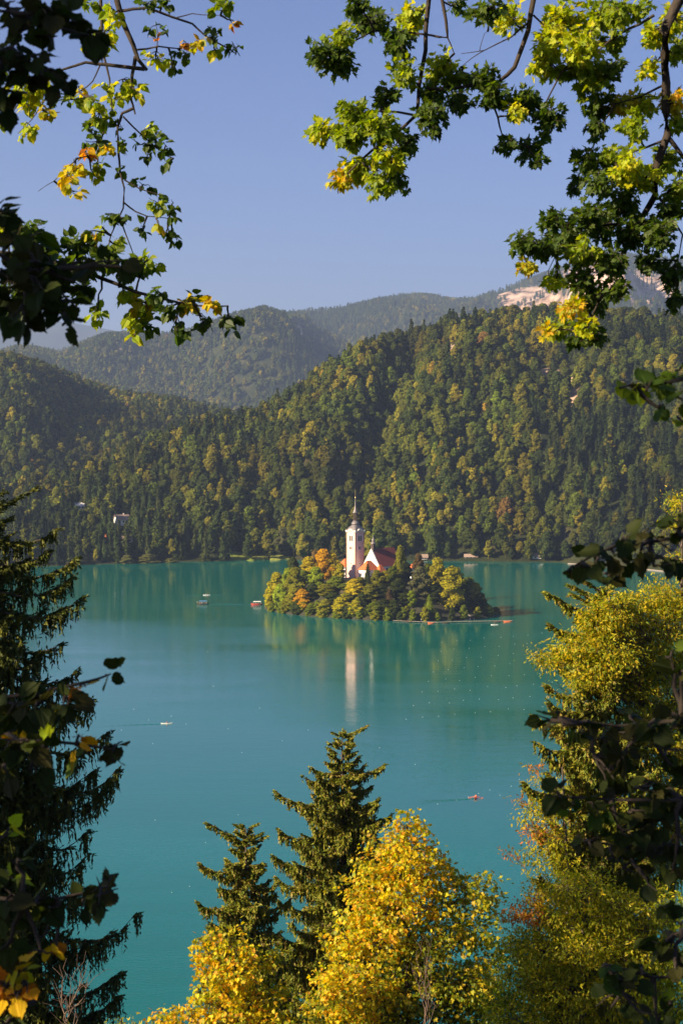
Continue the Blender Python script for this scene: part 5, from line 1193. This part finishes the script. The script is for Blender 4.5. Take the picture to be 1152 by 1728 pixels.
def spruce(name, px, ytop, d, label, prof, seed, step=.34, zcut=None, tuft=.075, per=5, hang=.42, dens=11, lean=(0, 0), extra=(), cols=NB, side=None, group=None, bare=0.0, tr=.16):
    top = P(px, ytop, d); zg = gz(top[0], d); H = top[2] - zg; rg = np.random.default_rng(seed)
    o = tag(empty(name, (top[0], d, zg)), label, 'tree', group); B0 = np.array((top[0], d, zg))
    def tx(z): f = (top[2] - z); return np.array([top[0] + lean[0] * f, d + lean[1] * f, z])
    zs = np.linspace(zg - .5, top[2], 24); tp = np.array([tx(z) for z in zs]); trd = tr * ((top[2] - zs) / 10).clip(0, 1.6) ** .8 + .012
    V, F = tube_np([tp], [trd], 9); mkobj('trunk', mkmesh('trunk', V - B0, [F], [M_BARK], True), o)
    zcut = zcut if zcut is not None else zg + 2
    paths = []; rads = []; S = []; D = []; L = []
    br = []
    z = top[2] - .12
    a0 = 0
    while z > zcut:
        f = top[2] - z; nb = 4 if f < 1.5 else 5
        for q in range(nb):
            az = a0 + q * 2 * pi / nb + rg.normal(0, .25)
            ln = float(np.interp(f, prof[0], prof[1])) * rg.uniform(.62, 1.12)
            if rg.random() < bare: continue
            br.append((z + rg.normal(0, .08), az, ln, f))
        a0 += .9; z -= step * (1 + .25 * rg.normal()) * (.75 if f < 1.5 else 1)
    for ex, ey in extra:                 # boughs whose tips the photo shows
        e = P(ex, ey, d); f = top[2] - e[2]; br.append((e[2] + .35, 0.0 if ex > px else pi, abs(e[0] - tx(e[2])[0]), f))
    for z, az, ln, f in br:
        n_ = 9; t = np.linspace(0, 1, n_); st = tx(z)
        up = .55 if f < 1.2 else (.15 if f < 3 else -.02)
        sag = -(.10 + .05 * min(f, 6)) if f > 1.2 else 0
        y_ = ln * (up * t + sag * np.sin(t * pi * .75) + (.12 * t ** 4 if f > 1.2 else 0))
        p = st + np.stack([np.cos(az) * ln * t, np.sin(az) * ln * t, y_], -1) + rg.normal(0, .012 * ln, (n_, 3)) * t[:, None]
        paths.append(p); rads.append(np.linspace(.012 + .012 * ln, .005, n_))
        # side shoots, both sides, getting shorter to the tip; each carries hanging twigs
        m_ = int(ln * dens * 1.7) + 5; tt = rg.uniform(.12, 1, m_) * (n_ - 1); i0 = np.minimum(tt.astype(int), n_ - 2)
        pp = p[i0] + (p[i0 + 1] - p[i0]) * (tt - i0)[:, None]; fr = tt / (n_ - 1)
        sgn = rg.choice([-1, 1], m_); aa = az + sgn * rg.uniform(.5, 1.2, m_)
        sl = (.10 + .34 * min(ln, 2.2) / 2.2) * (1.15 - .8 * fr) * rg.uniform(.6, 1.2, m_)
        sdv = np.stack([np.cos(aa), np.sin(aa), rg.uniform(-.35, .15, m_) + (.35 if f < 1.2 else 0)], -1)
        S.append(pp); D.append(unit(sdv)); L.append(sl + .08)
        # along the bough itself
        S.append(pp); dv = unit(np.stack([np.full(m_, cos(az)), np.full(m_, sin(az)), rg.uniform(-.1, .5, m_)], -1) + rg.normal(0, .2, (m_, 3))); D.append(dv); L.append(np.full(m_, .16))
        if f > .8:
            k = int(m_ * 2.3); ii = rg.integers(0, m_, k); w__ = rg.uniform(0, 1, k)
            hp = pp[ii] + unit(sdv)[ii] * (sl[ii] * w__)[:, None]
            hl = hang * min(1, .35 + f * .16) * (1.1 - .6 * fr[ii]) * rg.uniform(.4, 1.35, k) * (.5 + .5 * min(ln / 1.6, 1))
            hd = unit(np.stack([rg.normal(0, .12, k), rg.normal(0, .12, k), np.full(k, -1.0)], -1)); S.append(hp); D.append(hd); L.append(hl)
    S, D, L = np.concatenate(S), np.concatenate(D), np.concatenate(L)
    V, F = tube_np(paths, rads, 5); mkobj('branches', mkmesh('branches', V - B0, [F], [M_BARK], True), o)
    V, F, C = tufts(S, D, L, tuft, per, rg, cols); mkobj('needles', mkmesh('needles', V - B0, [F], [M_NEEDLE], False, C), o)
    print(name, 'twigs', len(S), 'cards', len(F))
    # cones hanging near the top
    return o, tx
spruce('spruce', 577, 1239, 80, 'tallest spruce standing over the water at bottom centre', ([0, 1, 2.2, 3.4, 5, 7, 10, 30], [.3, .95, 1.6, 2.0, 2.5, 3.0, 3.6, 4.5]), 11, zcut=93, tuft=.10, per=5, step=.33, dens=14, hang=.6, cols=NBL, extra=[(648, 1312), (660, 1378), (468, 1358), (470, 1400), (512, 1330), (462, 1440), (620, 1262)])
spruce('spruce', 415, 1398, 72, 'smaller spruce left of the tallest one at bottom', ([0, 1, 2.2, 3.4, 5, 8, 30], [.3, .8, 1.35, 1.6, 1.75, 2.1, 3.5]), 12, zcut=93, tuft=.10, per=5, step=.32, dens=14, hang=.6, cols=NBL, extra=[(338, 1482), (335, 1532), (350, 1440)])
spruce('spruce', -24, 838, 38, 'large dark spruce with long drooping boughs at left edge', ([0, 1, 2.5, 5, 8, 12, 30], [.3, .7, 1.1, 1.5, 1.9, 2.2, 3.6]), 13, zcut=104, tuft=.06, per=6, step=.40, dens=13, hang=.72, cols=[(.05, .065, .010), (.075, .09, .011), (.04, .05, .009), (.12, .12, .014)],
       extra=[(96, 940), (125, 992), (137, 1052), (110, 1100), (150, 1190), (185, 1235), (202, 1292), (170, 1330), (150, 1400), (150, 1440), (232, 1526), (190, 1560), (205, 1625), (200, 1668), (120, 1020), (80, 975), (160, 1300), (180, 1480), (60, 900), (130, 1145)])
spruce('spruce', 1014, 1001, 48.2, 'green spruce wrapped in yellow foliage on the right side', ([0, .6, 1.5, 3, 5, 8, 30], [.3, .8, 1.15, 1.35, 1.5, 1.8, 3]), 14, zcut=102, tuft=.08, per=5, step=.30, dens=16, hang=.5, cols=NBL,
       extra=[(918, 1075), (930, 1090), (900, 1222), (903, 1262), (885, 1325), (925, 1290), (960, 1040), (970, 1020), (910, 1400), (930, 1440), (1090, 1240), (1100, 1300)])

# --- leafy trees lower in the picture
def leafy_tree(name, base_px, d, label, lobes, size, kind, dens, bark, seed, trunk_r=.14, limbs=(), per=12):
    xb = P(base_px, 1400, d)[0]; t = Tree(name, (xb, d, gz(xb, d)), label, bark, seed=seed); zb = t.base[2]
    cs = np.array([P(a, b, d + dd) for a, b, r_, dd, pl in lobes]); ztop = cs[:, 2].max()
    zz = np.linspace(zb - .4, ztop, 8); mx_ = cs[:, 0].mean()
    tp = np.stack([np.interp(zz, [zb, ztop], [xb, P(limbs[0], 1400, d)[0] if limbs else mx_]) + t.rg.normal(0, .06, 8), np.full(8, d) + t.rg.normal(0, .06, 8), zz], -1)
    t.settrunk(tp, np.linspace(trunk_r, .02, 8))
    t.limbs.append(np.array([tp[0] + (tp[-1] - tp[0]) * f for f in np.linspace(.45, .95, 24)]))
    for (a, b, r_, dd, pl), c in zip(lobes, cs):
        r = r_ * d / FPX
        tgt = c - np.array([0, 0, r * .9]); A = t.limbs[0]; at = A[np.argmin(np.abs(A[:, 2] - (c[2] - abs(c[0] - A[12, 0]) * .8 - .3)))]
        n_ = int(4 * pi * r * r * dens); t.lobe(c, r, n_, size, kind, pl, per=per, att=at)
    t.finish(); print(name, 'leaves', sum(len(v) for v in t.LV) // len(TM[kind][0]))
leafy_tree('maple_tree', 690, 60, 'bright golden yellow maple in front of the tallest spruce', [
    (682, 1392, 26, 0, 'Y'), (668, 1425, 36, .2, 'Y'), (705, 1432, 36, 0, 'Y'), (640, 1460, 40, 0, 'Y'), (690, 1470, 45, -.4, 'Y'), (735, 1475, 36, .3, 'Y'), (612, 1515, 42, 0, 'Y'), (660, 1525, 50, -.6, 'Y'), (715, 1525, 45, 0, 'Y'), (765, 1510, 38, .2, 'B'), (805, 1495, 30, 0, 'B'), (825, 1530, 26, 0, 'B'), (585, 1580, 40, .2, 'Y'), (630, 1590, 50, -.4, 'Y'), (690, 1600, 55, 0, 'G'), (745, 1580, 45, 0, 'B'), (795, 1575, 44, 0, 'B'),
    (570, 1650, 42, .2, 'Y'), (620, 1665, 50, -.3, 'Y'), (680, 1680, 52, 0, 'G'), (745, 1660, 50, 0, 'G'), (800, 1650, 45, .2, 'B'), (835, 1610, 28, .2, 'B'), (548, 1705, 34, .3, 'Y'), (845, 1680, 30, .8, 'G'), (700, 1640, 60, 1.6, 'd'), (640, 1700, 60, 1.6, 'd'), (780, 1680, 60, 1.6, 'd'), (560, 1715, 40, 1.2, 'd'), (590, 1725, 45, 0, 'Y'), (660, 1735, 50, 0, 'G'), (740, 1735, 50, 0, 'G'), (810, 1720, 45, .6, 'G')], .145, 'maple', 72, M_BARKD, 21, limbs=(690,))
leafy_tree('maple_tree', 385, 56, 'low yellow maple in front of the smaller spruce, bottom left of centre', [
    (350, 1605, 26, 0, 'Y'), (390, 1595, 30, .3, 'Y'), (355, 1645, 38, 0, 'Y'), (405, 1635, 40, 0, 'Y'), (445, 1620, 28, .5, 'G'), (370, 1695, 42, 0, 'Y'), (425, 1690, 42, 0, 'Y'), (465, 1680, 30, .4, 'G'), (320, 1715, 32, 0, 'Y'), (280, 1722, 26, 0, 'Y'), (375, 1745, 42, 0, 'Y'), (450, 1740, 42, 0, 'Y'), (510, 1725, 32, .4, 'G')], .145, 'maple', 72, M_BARKD, 22)
leafy_tree('ash_tree', 205, 52, 'tip of a yellow green tree at the bottom edge beside left spruce', [(205, 1718, 12, 0, 'B'), (185, 1735, 22, 0, 'B'), (220, 1745, 24, 0, 'B')], .12, 'narrow', 90, M_BARK, 23)
leafy_tree('beech_tree', 1120, 49, 'tall yellow green beech behind the right hand spruce', [
    (1105, 1010, 34, 0, 'B'), (1000, 1048, 30, -1.6, 'B'), (968, 1085, 24, -1.6, 'B'), (1040, 1030, 34, -1.6, 'B'), (1030, 1100, 40, -1.8, 'B'), (990, 1140, 30, -1.6, 'B'), (1145, 1015, 38, .3, 'B'), (1075, 1040, 34, 0, 'B'), (1120, 1060, 48, -.4, 'B'), (1050, 1075, 36, 0, 'B'), (1010, 1090, 34, -.5, 'B'), (970, 1108, 30, -.6, 'B'), (935, 1112, 22, -.6, 'B'), (905, 1108, 13, -.6, 'B'), (1085, 1115, 48, -.3, 'B'), (1140, 1125, 45, 0, 'B'), (1020, 1140, 42, -.6, 'B'), (975, 1140, 22, -.8, 'B'), (1070, 1175, 48, -.6, 'B'), (1125, 1190, 50, 0, 'B'), (1100, 1250, 48, -.4, 'B'), (1145, 1270, 45, 0, 'B'), 
    (1120, 1330, 48, 0, 'B'), (1145, 1400, 45, 0, 'B'), (1080, 1390, 40, 0, 'B'), (1120, 1470, 45, 0, 'Q'), (1060, 1460, 40, 0, 'Q'), (1145, 845, 18, .6, 'B'), (1150, 885, 20, .6, 'B'), (1160, 950, 26, .3, 'B')], .105, 'narrow', 380, M_BARK, 24, limbs=(1150,), per=14)
leafy_tree('hornbeam_tree', 965, 47, 'orange tinted hornbeam with thin branches left of the right spruce', [
    (902, 1295, 11, 0, 'R'), (915, 1320, 14, 0, 'Q'), (872, 1352, 10, 0, 'R'), (900, 1365, 16, 0, 'Q'), (885, 1380, 12, 0, 'Q'), (925, 1375, 20, 0, 'Q'), (905, 1405, 20, 0, 'R'), (940, 1415, 24, 0, 'Q'), (890, 1430, 12, 0, 'Q'), (856, 1440, 10, 0, 'R'), (925, 1450, 20, 0, 'Q'), (900, 1462, 14, 0, 'B'), (955, 1465, 26, 0, 'Q')], .10, 'narrow', 260, M_BARK, 25, limbs=(950,))
leafy_tree('hazel_tree', 985, 42, 'broad olive green tree filling the bottom right corner', [
    (905, 1505, 20, 0, 'y'), (950, 1500, 30, 0, 'Q'), (1000, 1500, 36, 0, 'Q'), (870, 1540, 17, 0, 'R'), (895, 1535, 26, 0, 'R'), (935, 1545, 36, 0, 'Q'), (985, 1550, 42, 0, 'Q'), (1040, 1535, 42, 0, 'Q'), (1095, 1530, 42, .3, 'Q'), (1140, 1540, 40, 0, 'l'), (875, 1590, 30, 0, 'Q'), (920, 1600, 42, 0, 'Q'), (975, 1605, 48, -.3, 'Q'), (1035, 1600, 48, 0, 'Q'), (1090, 1600, 45, 0, 'Q'), (1145, 1620, 45, 0, 'l'),
    (860, 1645, 30, 0, 'Q'), (905, 1660, 45, 0, 'Q'), (965, 1670, 50, -.3, 'Q'), (1030, 1670, 50, 0, 'Q'), (1095, 1670, 48, 0, 'l'), (1148, 1700, 42, 0, 'l'), (870, 1720, 46, 0, 'Q'), (935, 1735, 50, 0, 'Q'), (845, 1690, 30, .5, 'm'), (850, 1740, 36, .5, 'm'), (900, 1600, 40, 1.2, 'd'), (920, 1680, 55, 1.5, 'd'), (1000, 1640, 60, 1.5, 'd'), (1080, 1690, 60, 1.5, 'd'), (980, 1560, 50, 1.4, 'd'), (1010, 1740, 50, 0, 'Q'), (1085, 1740, 48, 0, 'Q')], .10, 'narrow', 330, M_BARK, 26, per=14)
# pale leafless saplings in front of the golden maple, and at the lower left
def bare_tree(px, d, ytop, label, seed, spread=22, n_=7):
    x = P(px, 1500, d)[0]; t = Tree('bare_sapling', (x, d, gz(x, d)), label, M_PALE, seed=seed); zb = t.base[2]
    top = P(px + 15, ytop, d)
    t.settrunk([(x, d, zb - .3), (x + .1, d, (zb + top[2]) / 2), P(px + 5, ytop + 130, d)], [.05, .035, .02])
    for q in range(n_):
        a = P(px + 5 + t.rg.uniform(-4, 4), ytop + 130 + t.rg.uniform(0, 90), d); b = P(px + t.rg.uniform(-spread, spread), ytop + t.rg.uniform(0, 90), d + t.rg.uniform(-.4, .4))
        p = bez(a, b, .06, 7, t.rg, .05); t.paths.append(p); t.rads.append(np.linspace(.010, .003, 7))
        for s_ in range(4):
            k = t.rg.integers(2, 6); e = p[k] + np.array([t.rg.normal(0, .22), t.rg.normal(0, .15), t.rg.uniform(.15, .6)]); t.paths.append(bez(p[k], e, .05, 4, t.rg)); t.rads.append(np.linspace(.005, .002, 4))
    t.finish()
M_PALE = plain('pale_twig', (.17, .11, .08), .8, .2, 4)
bare_tree(712, 57, 1570, 'leafless reddish sapling in front of golden maple foliage', 31)
bare_tree(110, 30, 1600, 'leafless pale twigs rising at bottom beside the left spruce', 32, 40, 6)
# --- trees standing just outside the view that shade the close branches and the left spruce
def dense_tree(x, y, ztop, r, label, seed, n_=1500, size=.2):
    t = Tree('hornbeam_tree', (x, y, gz(x, y)), label, M_BARKD, seed=seed); zb = t.base[2]; zc = ztop - r
    t.settrunk([(x, y, zb - .3), (x, y + .1, zc), (x, y, ztop - .3)], [.2, .14, .03]); t.limbs.append(np.array([(x, y, z) for z in np.linspace(zc - r * .6, zc + r * .5, 10)]))
    for q in range(9):
        a = q * 2.4; c = np.array([x + cos(a) * r * .55, y + sin(a) * r * .55, zc + (q / 9 - .5) * r * 1.3]); t.lobe(c, r * .55, n_ // 9, size, 'small', 'd', per=10)
    t.finish()
dense_tree(-5.6, 3.2, 126.0, 2.8, 'leafy hornbeam just left of the viewpoint shading the near branches', 41, 4200, .17)
dense_tree(-13.5, 32.5, 121.5, 4.6, 'leafy hornbeam left of the big left spruce shading it', 42, 5200, .3)
#@@END_PART4

# ------------------------------------------------------------------ haze
bm = bmesh.new(); bmesh.ops.create_cube(bm, size=1)
m = bpy.data.materials.new('haze'); m.use_nodes = True; n = m.node_tree.nodes; l = m.node_tree.links
n.remove(n['Principled BSDF']); pv = n.new('ShaderNodeVolumePrincipled'); pv.inputs['Density'].default_value = 6.0e-5
pv.inputs['Color'].default_value = (.50, .66, 1.0, 1); pv.inputs['Anisotropy'].default_value = .2
l.new(pv.outputs[0], n['Material Output'].inputs['Volume'])
me = bpy.data.meshes.new('haze'); bm.to_mesh(me); bm.free(); me.materials.append(m)
haze = mkobj('haze', me); haze.scale = (60000, 60000, 1500); haze.location = (0, 0, 1500 / 2 - 30)
tag(haze, 'thin pale blue air between the viewer and the far mountains', 'haze', None, 'stuff')
